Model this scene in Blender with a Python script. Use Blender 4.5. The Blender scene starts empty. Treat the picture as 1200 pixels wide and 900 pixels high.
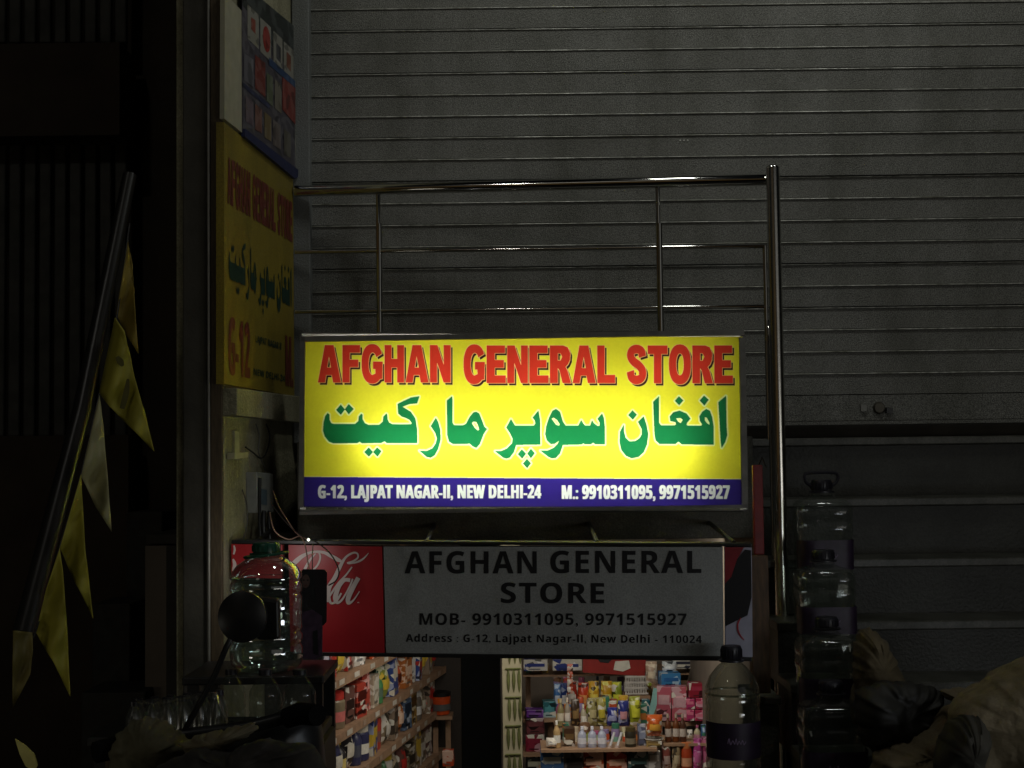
import bpy, bmesh, math, random
import numpy as np
from mathutils import Vector, Matrix
from mathutils.geometry import tessellate_polygon
random.seed(7)
PI = math.pi
SC = bpy.context.scene
COL = SC.collection
# ---------------------------------------------------------------- camera
FPX, EYE = 1700.0, 1.55
PITCH, ROLL = math.atan(90 / FPX), 0.0125
_r, _f = Vector((1, 0, 0)), Vector((0, math.cos(PITCH), math.sin(PITCH)))
_u = _r.cross(_f)
CR = _r * math.cos(ROLL) - _u * math.sin(ROLL)
CU = _r * math.sin(ROLL) + _u * math.cos(ROLL)
ORG = Vector((0, 0, EYE))
cam = bpy.data.cameras.new('camera')
cam.lens, cam.sensor_width, cam.clip_start, cam.clip_end = FPX / 1200 * 36, 36, 0.05, 400
camo = bpy.data.objects.new('camera', cam)
COL.objects.link(camo)
M3 = Matrix((CR, CU, -_f)).transposed()
camo.matrix_world = Matrix.Translation(ORG) @ M3.to_4x4()
SC.camera = camo
# ---------------------------------------------------------------- world and lights (night)
W = bpy.data.worlds.new('World'); SC.world = W; W.use_nodes = True
wn = W.node_tree.nodes; wl = W.node_tree.links
sky = wn.new('ShaderNodeTexSky'); sky.sky_type = 'NISHITA'; sky.sun_disc = False
sky.sun_elevation = math.radians(9); sky.sun_rotation = math.radians(200)
wl.new(sky.outputs[0], wn['Background'].inputs[0]); wn['Background'].inputs[1].default_value = 0.0009
sd = bpy.data.lights.new('sun', 'SUN'); sd.energy = 0.006; sd.angle = math.radians(10); sd.color = (1, .9, .75)
so = bpy.data.objects.new('sun', sd); COL.objects.link(so); so.rotation_euler = (math.radians(62), 0, math.radians(-20))
SC.view_settings.view_transform = 'Standard'; SC.view_settings.look = 'None'
SC.view_settings.exposure = 0; SC.view_settings.gamma = 1
SC.cycles.use_denoising = True
SC.cycles.max_bounces = 10
SC.cycles.transparent_max_bounces = 24

def area(name, loc, target, sx, sy, power, color):
    l = bpy.data.lights.new(name, 'AREA'); l.shape = 'RECTANGLE'; l.size = sx; l.size_y = sy
    l.energy = power; l.color = color
    o = bpy.data.objects.new(name, l); COL.objects.link(o); o.location = loc
    o.rotation_euler = (Vector(target) - Vector(loc)).to_track_quat('-Z', 'Y').to_euler()
    return o
# street lamps over the road, a tube strip high on the facade, lamps of the neighbouring stalls, the shop's ceiling lamp
area('street_lamp', (-1.6, 0.5, 4.6), (-.2, 4.2, 2.0), .20, .09, 3.4, (1.0, .97, .88))
area('street_lamp', (1.6, 0.5, 4.6), (1.1, 4.2, 2.0), .30, .10, 0.4, (1.0, .97, .86))
area('facade_lamp', (0.20, 3.32, 3.80), (0.30, 4.35, 2.75), .16, .30, 3.3, (.98, 1.0, .93))
area('facade_lamp', (1.25, 3.32, 3.80), (1.0, 4.35, 2.75), .16, .30, 3.3, (.98, 1.0, .93))
area('opposite_shopfront_lamp', (2.9, -0.2, 1.40), (.74, 3.9, 1.42), 2.1, .52, 6.2, (1.0, .97, .88))
area('opposite_upper_lamp', (2.9, -0.2, 2.45), (.74, 3.9, 2.2), 3.4, 1.5, 2.0, (1.0, .98, .92))
area('left_stall_lamp', (-1.45, 2.2, .95), (-.9, 3.6, .9), .25, .10, .30, (1.0, .95, .80))
area('right_stall_lamp', (1.35, 2.25, 1.16), (-.6, 3.3, 1.1), .45, .16, 1.5, (.85, .92, 1.0))
area('red_panel_fill', (-.585, 3.41, 1.32), (-.62, 3.6, 1.24), .03, .02, .12, (1.0, .97, .93))  # unseen light added behind the jar neck to brighten the red panel
area('shop_ceiling_lamp', (0.15, 4.50, 1.30), (0.10, 5.1, .3), .9, .22, 6.0, (1.0, .94, .82))

# ---------------------------------------------------------------- helpers
def ray(px, py):
    a, b = (px - 600) / FPX, (450 - py) / FPX
    return CR * a + CU * b + _f
def P(px, py, y):
    d = ray(px, py)
    return ORG + d * (y / d.y)
class Plane:
    def __init__(s, p, n): s.p = Vector(p); s.n = Vector(n).normalized()
    def hit(s, px, py, off=0.0):          # off: metres towards the viewer side (along n)
        d = ray(px, py); q = s.p + s.n * off
        return ORG + d * ((q - ORG).dot(s.n) / d.dot(s.n))

def srgb(h):
    if isinstance(h, tuple): return h
    v = [int(h[i:i + 2], 16) / 255 for i in (0, 2, 4)]
    return tuple(c / 12.92 if c < .04045 else ((c + .055) / 1.055) ** 2.4 for c in v)
_mats = {}
def mat(name, color, rough=.6, metal=0., var=.15, scale=30., bump=0., bscale=200., spec=.5, aniso=None, stain=0., sscale=(2.2, 2.2, .7)):
    if name in _mats: return _mats[name]
    m = bpy.data.materials.new(name); m.use_nodes = True; _mats[name] = m
    nt = m.node_tree; N = nt.nodes; L = nt.links; b = N['Principled BSDF']
    c = srgb(color)
    b.inputs['Roughness'].default_value = rough; b.inputs['Metallic'].default_value = metal
    b.inputs['Specular IOR Level'].default_value = spec
    tc = N.new('ShaderNodeTexCoord'); no = N.new('ShaderNodeTexNoise'); no.inputs['Scale'].default_value = scale
    no.inputs['Detail'].default_value = 6
    mp = N.new('ShaderNodeMapping'); L.new(tc.outputs['Object'], mp.inputs[0]); L.new(mp.outputs[0], no.inputs[0])
    if aniso: mp.inputs['Scale'].default_value = aniso
    ra = N.new('ShaderNodeValToRGB'); ra.color_ramp.elements[0].position = .3; ra.color_ramp.elements[1].position = .7
    ra.color_ramp.elements[0].color = tuple(x * (1 - var) for x in c) + (1,)
    ra.color_ramp.elements[1].color = tuple(min(1, x * (1 + var)) for x in c) + (1,)
    L.new(no.outputs[0], ra.inputs[0]); L.new(ra.outputs[0], b.inputs['Base Color'])
    if stain:
        ge = N.new('ShaderNodeNewGeometry'); m2 = N.new('ShaderNodeMapping'); m2.inputs['Scale'].default_value = sscale
        n3 = N.new('ShaderNodeTexNoise'); n3.inputs['Scale'].default_value = 1.6; n3.inputs['Detail'].default_value = 8; n3.inputs['Roughness'].default_value = .65
        L.new(ge.outputs['Position'], m2.inputs[0]); L.new(m2.outputs[0], n3.inputs[0])
        r3 = N.new('ShaderNodeValToRGB'); r3.color_ramp.elements[0].position = .35; r3.color_ramp.elements[1].position = .6
        r3.color_ramp.elements[0].color = (1 - stain, 1 - stain, 1 - stain * 1.1, 1); r3.color_ramp.elements[1].color = (1, 1, 1, 1)
        L.new(n3.outputs[0], r3.inputs[0]); mu = N.new('ShaderNodeMixRGB'); mu.blend_type = 'MULTIPLY'; mu.inputs[0].default_value = 1
        L.new(ra.outputs[0], mu.inputs[1]); L.new(r3.outputs[0], mu.inputs[2]); L.new(mu.outputs[0], b.inputs['Base Color'])
    if bump:
        n2 = N.new('ShaderNodeTexNoise'); n2.inputs['Scale'].default_value = bscale; n2.inputs['Detail'].default_value = 4
        L.new(mp.outputs[0], n2.inputs[0])
        bp = N.new('ShaderNodeBump'); bp.inputs['Strength'].default_value = bump; bp.inputs['Distance'].default_value = .01
        L.new(n2.outputs[0], bp.inputs['Height']); L.new(bp.outputs[0], b.inputs['Normal'])
    return m
def col(h, rough=.5):
    k = h if isinstance(h, str) else '%02x%02x%02x' % tuple(int(x * 255) for x in h)
    return mat('print_' + k, h, rough=rough, var=.08, scale=60)
def shell(name, tint, gloss=.08, rough=.05, dif=.05, rim=.55):   # thin clear plastic
    m = bpy.data.materials.new(name); m.use_nodes = True; nt = m.node_tree; N = nt.nodes; L = nt.links
    N.remove(N['Principled BSDF'])
    t = N.new('ShaderNodeBsdfTransparent'); t.inputs[0].default_value = tint + (1,)
    g = N.new('ShaderNodeBsdfGlossy'); g.inputs['Roughness'].default_value = rough; g.inputs[0].default_value = (1, 1, 1, 1)
    d = N.new('ShaderNodeBsdfDiffuse'); d.inputs[0].default_value = tuple(x * .5 for x in tint) + (1,)
    lw = N.new('ShaderNodeLayerWeight'); lw.inputs[0].default_value = .35
    ma = N.new('ShaderNodeMath'); ma.operation = 'MULTIPLY_ADD'; ma.inputs[1].default_value = rim; ma.inputs[2].default_value = gloss
    L.new(lw.outputs['Facing'], ma.inputs[0])
    m1 = N.new('ShaderNodeMixShader'); m1.inputs[0].default_value = dif; L.new(t.outputs[0], m1.inputs[1]); L.new(d.outputs[0], m1.inputs[2])
    m2 = N.new('ShaderNodeMixShader'); L.new(ma.outputs[0], m2.inputs[0]); L.new(m1.outputs[0], m2.inputs[1]); L.new(g.outputs[0], m2.inputs[2])
    L.new(m2.outputs[0], N['Material Output'].inputs[0])
    return m

def filled(name, tint):
    m = bpy.data.materials.new(name); m.use_nodes = True; b = m.node_tree.nodes['Principled BSDF']
    b.inputs['Base Color'].default_value = tint + (1,); b.inputs['Transmission Weight'].default_value = 1
    b.inputs['IOR'].default_value = 1.36; b.inputs['Roughness'].default_value = .02
    return m

class MB:
    def __init__(s): s.v = []; s.f = []; s.sm = False
    def add(s, vs, fs):
        n = len(s.v); s.v += [Vector(a) for a in vs]; s.f += [tuple(i + n for i in f) for f in fs]; return s
    def frame(s, o, ax, ay, az, sx, sy, sz):     # box from corner o along three unit axes
        o, ax, ay, az = Vector(o), Vector(ax) * sx, Vector(ay) * sy, Vector(az) * sz
        vs = [o + ax * i + ay * j + az * k for k in (0, 1) for j in (0, 1) for i in (0, 1)]
        return s.add(vs, [(0, 2, 3, 1), (4, 5, 7, 6), (0, 1, 5, 4), (2, 6, 7, 3), (0, 4, 6, 2), (1, 3, 7, 5)])
    def box(s, a, b):
        a, b = Vector(a), Vector(b); lo = Vector(map(min, a, b)); hi = Vector(map(max, a, b)); d = hi - lo
        return s.frame(lo, (1, 0, 0), (0, 1, 0), (0, 0, 1), d.x, d.y, d.z)
    def tube(s, pts, r, n=10, caps=True):
        pts = [Vector(p) for p in pts]; rs = r if isinstance(r, (list, tuple)) else [r] * len(pts)
        base = len(s.v); s.sm = True; prev = None
        for i, p in enumerate(pts):
            t = (pts[min(i + 1, len(pts) - 1)] - pts[max(i - 1, 0)]).normalized()
            a = prev if prev else (Vector((0, 0, 1)) if abs(t.z) < .9 else Vector((1, 0, 0)))
            a = (a - t * a.dot(t)).normalized(); prev = a; b = t.cross(a)
            s.v += [p + (a * math.cos(2 * PI * k / n) + b * math.sin(2 * PI * k / n)) * rs[i] for k in range(n)]
        for i in range(len(pts) - 1):
            for k in range(n):
                q = base + i * n
                s.f.append((q + k, q + (k + 1) % n, q + n + (k + 1) % n, q + n + k))
        if caps:
            s.f.append(tuple(base + k for k in range(n))[::-1]); s.f.append(tuple(base + (len(pts) - 1) * n + k for k in range(n)))
        return s
    def lathe(s, c, prof, n=24, sq=0):            # prof: (radius, z); sq>0 rounds towards a square
        c = Vector(c); base = len(s.v); s.sm = True
        for r, z in prof:
            for k in range(n):
                a = 2 * PI * k / n + PI / n; q = 1.
                if sq: q = (abs(math.cos(a)) ** sq + abs(math.sin(a)) ** sq) ** (-1 / sq)
                s.v.append(c + Vector((math.cos(a) * r * q, math.sin(a) * r * q, z)))
        for i in range(len(prof) - 1):
            for k in range(n):
                q = base + i * n
                s.f.append((q + k, q + (k + 1) % n, q + n + (k + 1) % n, q + n + k))
        return s
    def loft(s, front, back):                    # closed prism between two equal polygons
        n = len(front); tri = tessellate_polygon([front]); b = len(s.v)
        s.v += [Vector(p) for p in front] + [Vector(p) for p in back]
        s.f += [tuple(b + i for i in t) for t in tri] + [tuple(b + n + i for i in t[::-1]) for t in tri]
        s.f += [(b + i, b + n + i, b + n + (i + 1) % n, b + (i + 1) % n) for i in range(n)]
        return s
    def flat(s, loops):
        tri = tessellate_polygon(loops); b = len(s.v)
        s.v += [Vector(p) for l in loops for p in l]; s.f += [tuple(b + i for i in t) for t in tri]
        return s
    def build(s, name, m, parent=None, bevel=0, smooth=None):
        L = worldloc(parent)
        me = bpy.data.meshes.new(name); me.from_pydata([v - L for v in s.v], [], s.f); me.materials.append(m)
        if s.sm if smooth is None else smooth: me.shade_smooth()
        bm = bmesh.new(); bm.from_mesh(me); bmesh.ops.recalc_face_normals(bm, faces=bm.faces)
        bm.to_mesh(me); bm.free()
        o = bpy.data.objects.new(name, me); COL.objects.link(o); o.parent = parent
        if s.sm and smooth is None:
            e = o.modifiers.new('edge', 'EDGE_SPLIT'); e.split_angle = math.radians(40)
        if bevel:
            b = o.modifiers.new('bevel', 'BEVEL'); b.width = bevel; b.segments = 2; b.limit_method = 'ANGLE'
        return o
def worldloc(o):
    L = Vector((0, 0, 0))
    while o is not None: L += Vector(o.location); o = o.parent
    return L
def tag(o, label, cat, group=None):
    o['label'] = label; o['category'] = cat
    if group: o['group'] = group
    return o
def thing(name, label, cat, loc, group=None):
    o = bpy.data.objects.new(name, None); o.empty_display_size = .05; COL.objects.link(o); o.location = loc
    return tag(o, label, cat, group)
def struct(o): o['kind'] = 'structure'; return o

def smoothline(pts, k=6, closed=False):
    pts = [Vector(p) for p in pts]; n = len(pts); out = []
    for i in range(n if closed else n - 1):
        if closed: p0, p1, p2, p3 = (pts[(i + j) % n] for j in (-1, 0, 1, 2))
        else: p0, p1, p2, p3 = pts[max(i - 1, 0)], pts[i], pts[i + 1], pts[min(i + 2, n - 1)]
        for j in range(k):
            t = j / k
            out.append(.5 * ((2 * p1) + (p2 - p0) * t + (2 * p0 - 5 * p1 + 4 * p2 - p3) * t * t + (3 * p1 - p0 - 3 * p2 + p3) * t ** 3))
    if not closed: out.append(pts[-1])
    return out
def ribbon(mb, pts, hit, off, k=8):               # pts: (x, y, width) pixels, drawn on a plane
    q = smoothline([Vector(p) for p in pts], k); n = len(q); b = len(mb.v); vs = []
    for i, p in enumerate(q):
        t = (q[min(i + 1, n - 1)] - q[max(i - 1, 0)]); t.z = 0
        if t.length < 1e-6: t = Vector((1, 0, 0))
        t.normalize(); w = max(p.z, .2) / 2
        for s in (-1, 1):
            mb.v.append(hit(p.x - t.y * w * s, p.y + t.x * w * s, off + i * 2e-6))
    mb.f += [(b + 2 * i, b + 2 * i + 1, b + 2 * i + 3, b + 2 * i + 2) for i in range(n - 1)]

_tc = {}
def mathbold(c):
    if c == 'I': return chr(0x1D5EE + 11)
    if 'A' <= c <= 'Z': return chr(0x1D5D4 + ord(c) - 65)
    if 'a' <= c <= 'z': return chr(0x1D5EE + ord(c) - 97)
    if '0' <= c <= '9': return chr(0x1D7EC + ord(c) - 48)
    return c
def text2d(body, bold=0., spacing=1.):
    """built-in Blender font; returns 2-D vertices normalised to the cap/ink box (0..1) and triangles"""
    key = (body, bold, spacing)
    if key in _tc: return _tc[key]
    cu = bpy.data.curves.new('txt', 'FONT'); cu.body = ''.join(mathbold(c) for c in body); cu.offset = bold; cu.space_character = spacing; cu.resolution_u = 4
    o = bpy.data.objects.new('txt', cu); COL.objects.link(o)
    dg = bpy.context.evaluated_depsgraph_get(); me = bpy.data.meshes.new_from_object(o.evaluated_get(dg))
    me.calc_loop_triangles()
    v = np.array([(a.co.x, a.co.y) for a in me.vertices]); t = [tuple(x.vertices) for x in me.loop_triangles]
    bpy.data.objects.remove(o); bpy.data.curves.remove(cu); bpy.data.meshes.remove(me)
    lo, hi = v.min(0), v.max(0)
    _tc[key] = (v, t, lo, hi); return _tc[key]
def text_on(mb, body, hit, x0, x1, yt, yb, off, bold=0, spacing=1., slope=0., cap=None, by=None):
    """bold: stroke growth to each side in artwork units"""
    v, t, lo, hi = text2d(body, 0., spacing)
    by = bold if by is None else by
    base, top = (0, .729) if cap else (lo[1], hi[1])
    x0, x1, yt, yb = x0 + bold, x1 - bold, yt + by * (1 if yb > yt else -1), yb - by * (1 if yb > yt else -1)
    sh = [(0, 0)] if not bold else [(-1, -1), (1, -1), (-1, 1), (1, 1), (0, 0)]
    for k, (sx, sy) in enumerate(sh):
        b = len(mb.v)
        for x, y in v:
            u = (x - lo[0]) / (hi[0] - lo[0]); w = (y - base) / (top - base); px = x0 + (x1 - x0) * u
            mb.v.append(hit(px + sx * bold, yb + (yt - yb) * w + slope * (px - x0) + sy * by, off + k * 3e-5))
        mb.f += [tuple(b + i for i in f) for f in t]

_pm = {}
def pcol(h): return mat('pack_' + h, h, rough=.38, var=.14, scale=55)
def print_mat(c1, c2, sc=38., calm=False):
    """packaging artwork: irregular patches of the second colour and a pale tone over the first"""
    k = 'art_%s_%s' % (c1, c2)
    if k in _mats: return _mats[k]
    m = bpy.data.materials.new(k); m.use_nodes = True; _mats[k] = m; N = m.node_tree.nodes; L = m.node_tree.links; b = N['Principled BSDF']
    b.inputs['Roughness'].default_value = .35
    tc = N.new('ShaderNodeTexCoord'); v = N.new('ShaderNodeTexVoronoi'); v.inputs['Scale'].default_value = sc
    mp = N.new('ShaderNodeMapping'); mp.inputs['Scale'].default_value = (1, 1, random.uniform(.8, 2.2)); mp.inputs['Location'].default_value = (random.random() * 5, 0, random.random() * 5)
    L.new(tc.outputs['Object'], mp.inputs[0]); L.new(mp.outputs[0], v.inputs['Vector'])
    ra = N.new('ShaderNodeValToRGB'); ra.color_ramp.interpolation = 'CONSTANT'; e = ra.color_ramp.elements
    e[0].position = 0; e[0].color = srgb(c1) + (1,); e[1].position = .55; e[1].color = srgb(c2) + (1,)
    for pos, c in (((.72, light(c1, .55)), (.84, dark(c1, .45)), (.93, 'd8d4c8')) if not calm else ((.75, light(c1, .12)), (.88, dark(c1, .75)))):
        x = e.new(pos); x.color = srgb(c) + (1,)
    sp = N.new('ShaderNodeSeparateColor'); L.new(v.outputs['Color'], sp.inputs[0]); L.new(sp.outputs[0], ra.inputs[0]); L.new(ra.outputs[0], b.inputs['Base Color'])
    return m
def light(h, k=.5):
    v = [int(h[i:i + 2], 16) for i in (0, 2, 4)]; return '%02x%02x%02x' % tuple(int(x + (255 - x) * k) for x in v)
def dark(h, k=.5):
    v = [int(h[i:i + 2], 16) for i in (0, 2, 4)]; return '%02x%02x%02x' % tuple(int(x * k) for x in v)

# ---------------------------------------------------------------- materials
m_slat = mat('shutter_paint', (.235, .235, .215), rough=.55, metal=.1, var=.75, scale=330, bump=.6, bscale=420, stain=.35, sscale=(2.5, 1, 1.2))
m_guide = mat('guide_paint', (.22, .23, .225), rough=.55, var=.3, scale=300, bump=.3, stain=.35)
m_steel = mat('brushed_stainless', (.55, .545, .52), rough=.07, metal=1., var=.08, scale=40)
m_frame = mat('sign_frame_metal', (.16, .155, .14), rough=.45, metal=.3, var=.2)
m_conc = mat('rendered_concrete', (.15, .145, .12), rough=.85, var=.3, scale=220, stain=.5, sscale=(3, 3, 3), bump=.3, bscale=90)
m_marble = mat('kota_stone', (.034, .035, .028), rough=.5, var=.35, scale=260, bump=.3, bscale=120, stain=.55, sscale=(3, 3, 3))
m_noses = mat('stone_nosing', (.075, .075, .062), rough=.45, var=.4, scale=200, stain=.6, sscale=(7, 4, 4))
m_wall = mat('painted_plaster', (.33, .31, .20), rough=.8, var=.25, scale=240, bump=.4, bscale=90, stain=.45, sscale=(5, 5, 2))
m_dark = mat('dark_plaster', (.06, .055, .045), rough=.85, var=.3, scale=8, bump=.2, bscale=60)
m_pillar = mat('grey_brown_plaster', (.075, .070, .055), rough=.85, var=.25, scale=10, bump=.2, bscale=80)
m_edge = mat('brown_timber', (.09, .065, .035), rough=.7, var=.3, scale=30, aniso=(6, 6, 1))
m_black = mat('black_plastic', (.012, .012, .012), rough=.4, var=.1)
m_street = mat('asphalt', (.05, .05, .048), rough=.9, var=.3, scale=40, bump=.5, bscale=300)
m_board = mat('shelf_timber', (.33, .20, .12), rough=.6, var=.2, scale=30)
m_taupe = mat('taupe_wall', (.26, .21, .17), rough=.8, var=.15, scale=10)
m_clear = shell('clear_plastic', (.82, .85, .81), .015, .05, .03, .22)
m_green_shell = shell('green_clear_plastic', (.76, .88, .83), .16, .02, .04, .7)
m_film = shell('wrapping_film', (.85, .86, .82), .10, .2)

# ---------------------------------------------------------------- the setting: street, walls, landing, stairs
struct(MB().box((-8, -4, -.30), (8, 4.35, -.0)).build('street', m_street))
struct(MB().box((-60, -60, -.9), (60, 60, -.8)).build('ground', m_street))

YS = 4.35                                              # shutter plane
zl = P(950, 512, 4.28).z                               # landing level
XL, XR = P(352, 520, 3.97).x, P(884, 600, 3.97).x
sl = thing('landing_slab', 'grey rendered concrete landing slab behind and below the yellow lightbox', 'landing', (XL, 3.97, zl - .28))
MB().box((XL - .01, 3.97, P(600, 634, 3.97).z), (XR, 4.60, zl)).build('slab', m_conc, sl, bevel=.004)
# upper facade behind the shutter and above
fw = thing('facade_wall', 'dark plastered facade wall around the big rolling shutter', 'wall', (.5, 4.45, 0))
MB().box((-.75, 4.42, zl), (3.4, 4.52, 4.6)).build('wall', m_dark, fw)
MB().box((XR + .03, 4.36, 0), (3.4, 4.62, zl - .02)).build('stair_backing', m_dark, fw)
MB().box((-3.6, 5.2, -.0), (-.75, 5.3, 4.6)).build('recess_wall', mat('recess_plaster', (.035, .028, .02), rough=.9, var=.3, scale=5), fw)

st = thing('staircase', 'dark stone steps rising to the rolling shutter on the right', 'stairs', (1.6, 3.9, 0))
ys = [4.28, 4.10, 3.93, 3.76, 3.59, 3.42, 3.25]
pys = [512, 583, 654, 727, 799]
zs = [P(1050, p, y).z for p, y in zip(pys, ys)]
for k in range(2): zs.append(zs[-1] - .15)
STEPX0, STEPX1 = XR + .02, 3.2
for i, (z, y) in enumerate(zip(zs, ys)):
    zb = zs[i + 1] - .03 if i + 1 < len(zs) else 0
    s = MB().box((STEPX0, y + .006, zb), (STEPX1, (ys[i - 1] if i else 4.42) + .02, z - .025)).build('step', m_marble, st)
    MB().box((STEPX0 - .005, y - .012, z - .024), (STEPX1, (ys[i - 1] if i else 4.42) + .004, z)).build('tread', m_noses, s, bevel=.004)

# ---------------------------------------------------------------- rolling shutter
xl, xr = P(365, 300, YS).x, 2.6
sh = thing('rolling_shutter', 'large grey metal rolling shutter pulled down behind the steel railing', 'shutter', (1, YS, zl))
pitch = (P(365, 265, YS).z - P(365, 11.7, YS).z) / -10
z_ref = P(365, 11.7, YS).z
pitch = abs(P(365, 11.7, YS).z - P(365, 265, YS).z) / 10
nsl0 = -6
prof = [(.012, .0008), (.004, .0003), (-.0025, -.0006), (-.0052, -.0018), (-.0056, -.0030), (-.0040, -.0042), (0, -.0050), (.0006, -pitch * .5), (0, -pitch + .0018), (.012, -pitch + .0018)]
zbot = P(1050, 466, YS).z
slat_mesh = None
k = nsl0
while True:
    zt = z_ref - k * pitch
    if zt < zbot + pitch * .5: break
    if slat_mesh is None:
        m = MB(); n = len(prof)
        m.add([(x, YS + y, z_ref + z) for x in (xl, xr) for y, z in prof], [(i, i + 1, n + i + 1, n + i) for i in range(n - 1)])
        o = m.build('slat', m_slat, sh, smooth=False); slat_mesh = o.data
        slat_mesh.materials.append(mat('slat_lip_highlight', (.62, .62, .57), rough=.4, metal=.2, var=.5, scale=60, stain=.6, sscale=(6, 1, 9)))
        for i_ in (1, 2, 3, 4): slat_mesh.polygons[i_].material_index = 1  # lip faces painted paler for the bright line light makes along each slat
        o.location.z = zt - z_ref
    else:
        o = bpy.data.objects.new('slat', slat_mesh); COL.objects.link(o); o.parent = sh
        o.location = (random.uniform(-.004, .004), random.uniform(-.0012, .0008), zt - z_ref)
        o.rotation_euler = (random.uniform(-.004, .004), random.uniform(-.0004, .0004), 0)
    zlast = zt - pitch; k += 1
# bottom rail of the shutter
z1, z2 = zlast - .0015, P(1050, 497, YS).z
br = MB().box((xl, YS - .010, z2 + .012), (xr, YS + .02, z1)).box((xl, YS - .030, z2), (xr, YS + .02, z2 + .010)).build('bottom_rail', m_slat, sh)
p = P(1030, 478, YS - .012)
lk = MB().lathe((0, 0, 0), [(0, .010), (.014, .010), (.018, .004), (.018, 0)], 18)
lk.v = [Vector((p.x + v.x, YS - .012 - v.z, p.z + v.y)) for v in lk.v]
lo = lk.build('lock', mat('lock_brass', (.10, .09, .07), rough=.5, metal=.6), sh)
p2 = P(1041, 481, YS - .02)
MB().box((p2.x - .006, YS - .026, p2.z - .008), (p2.x + .012, YS - .0105, p2.z + .008)).build('keyhole', m_black, lo)
p2 = P(1013, 478, YS - .02)
MB().box((p2.x - .010, YS - .018, p2.z - .010), (p2.x + .008, YS - .0105, p2.z + .010)).build('handle', mat('worn_bolt', (.2, .2, .18), rough=.5, metal=.5), sh)
for px in (797, 801.5, 806):
    p = P(px, 164.5, YS - .002)
    d = MB().lathe((0, 0, 0), [(0, .003), (.0022, .002), (.0026, 0)], 8); d.v = [Vector((p.x + v.x, YS - .001 - v.z, p.z + v.y)) for v in d.v]
    d.build('rivet', mat('rivet_white', (.75, .75, .7), rough=.4), sh)
# side guide
gx0, gx1 = P(344, 300, 4.32).x, P(364.5, 300, 4.32).x
MB().box((gx0, 4.30, zl - .0), (gx1, 4.40, 4.4)).build('side_guide', m_guide, sh, bevel=.003)

# ---------------------------------------------------------------- stainless railing
rg = thing('stair_railing', 'stainless steel railing with three rails and a tall end post above the yellow sign', 'railing', (P(911, 900, 3.98).x, 3.98, 0))
def rl(t, y0=4.27, y1=4.04): return y0 + (y1 - y0) * t
A, B = P(346, 224, 4.275), P(900, 210.5, 4.00)
def zat(a, b, t): return a + (b - a) * t
MB().tube([A, B], .0165, 16).build('top_rail', m_steel, rg)
for (ya, yb, r) in ((295.5, 288.5, .0062), (365.5, 359, .0062)):
    MB().tube([P(346, ya, 4.275), P(896, yb, 4.01)], r, 12).build('middle_rail', m_steel, rg)
for px, ytop in ((443, 225), (770.5, 215)):
    t = (px - 346) / (900 - 346); y = 4.275 + (4.00 - 4.275) * t
    a = P(px, ytop, y); low = P(px, 262, y)
    bl = MB().tube([a, Vector((a.x, y, low.z))], .0068, 12).tube([Vector((a.x + .002, y, low.z)), Vector((a.x + .002, y, zl))], .0095, 14).build('baluster', m_steel, rg)
a = P(896, 288, 4.01)
MB().tube([a, Vector((a.x, 4.01, zl - .01))], .0060, 10).build('baluster', m_steel, rg)
a = P(901.5, 420, 3.955)
MB().tube([Vector((a.x, 3.955, 0)), Vector((a.x, 3.955, P(901, 395, 3.955).z)), Vector((a.x + .004, 3.97, P(901, 375, 3.955).z))], .0055, 10).build('side_pipe', m_steel, rg)
a = P(911, 450, 3.90)
pt = MB().tube([Vector((a.x, 3.90, 0)), Vector((a.x, 3.90, P(911, 197, 3.90).z))], .0185, 24)
zt = P(911, 197, 3.90).z
pt.build('end_post', mat('satin_post_steel', (.60, .59, .56), rough=.20, metal=1., var=.1, scale=60), rg)
MB().lathe((a.x, 3.90, zt + .0005), [(.0185, 0), (.0175, .004), (.012, .008), (0, .0095)], 24).build('post_cap', m_steel, rg)
MB().tube([Vector((a.x, 3.90, P(905, 210.5, 3.9).z)), B], .014, 12).build('rail_bracket', m_steel, rg)

# ---------------------------------------------------------------- yellow lightbox sign
SP = Plane(P(612, 597, 3.86), (P(352, 597, 3.86) - P(874.5, 597, 3.86)).cross(P(354, 391, 3.89) - P(352, 597, 3.86)))
if SP.n.y > 0: SP.n = -SP.n
sg = thing('lightbox_sign', 'lit yellow lightbox sign with red English and green Urdu lettering and a blue strip', 'sign', P(612, 597, 3.90))
TL, TR, BL, BR = (353.5, 391), (871.5, 391), (351.5, 597), (875, 597)
hx = SP.hit
def sheet(c, off): return [hx(x, y, off) for x, y in c]
DEP = .115
cor = [TL, TR, BR, BL]
fr, bk = sheet(cor, .0), sheet(cor, -DEP)
bk = [f - SP.n * DEP for f in fr]
c = MB()
c.add(fr + bk, [(4, 5, 6, 7), (0, 1, 5, 4), (1, 2, 6, 5), (2, 3, 7, 6), (3, 0, 4, 7)])
cas = c.build('casing', mat('casing_metal', (.78, .78, .76), rough=.6, var=.1), sg)
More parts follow.
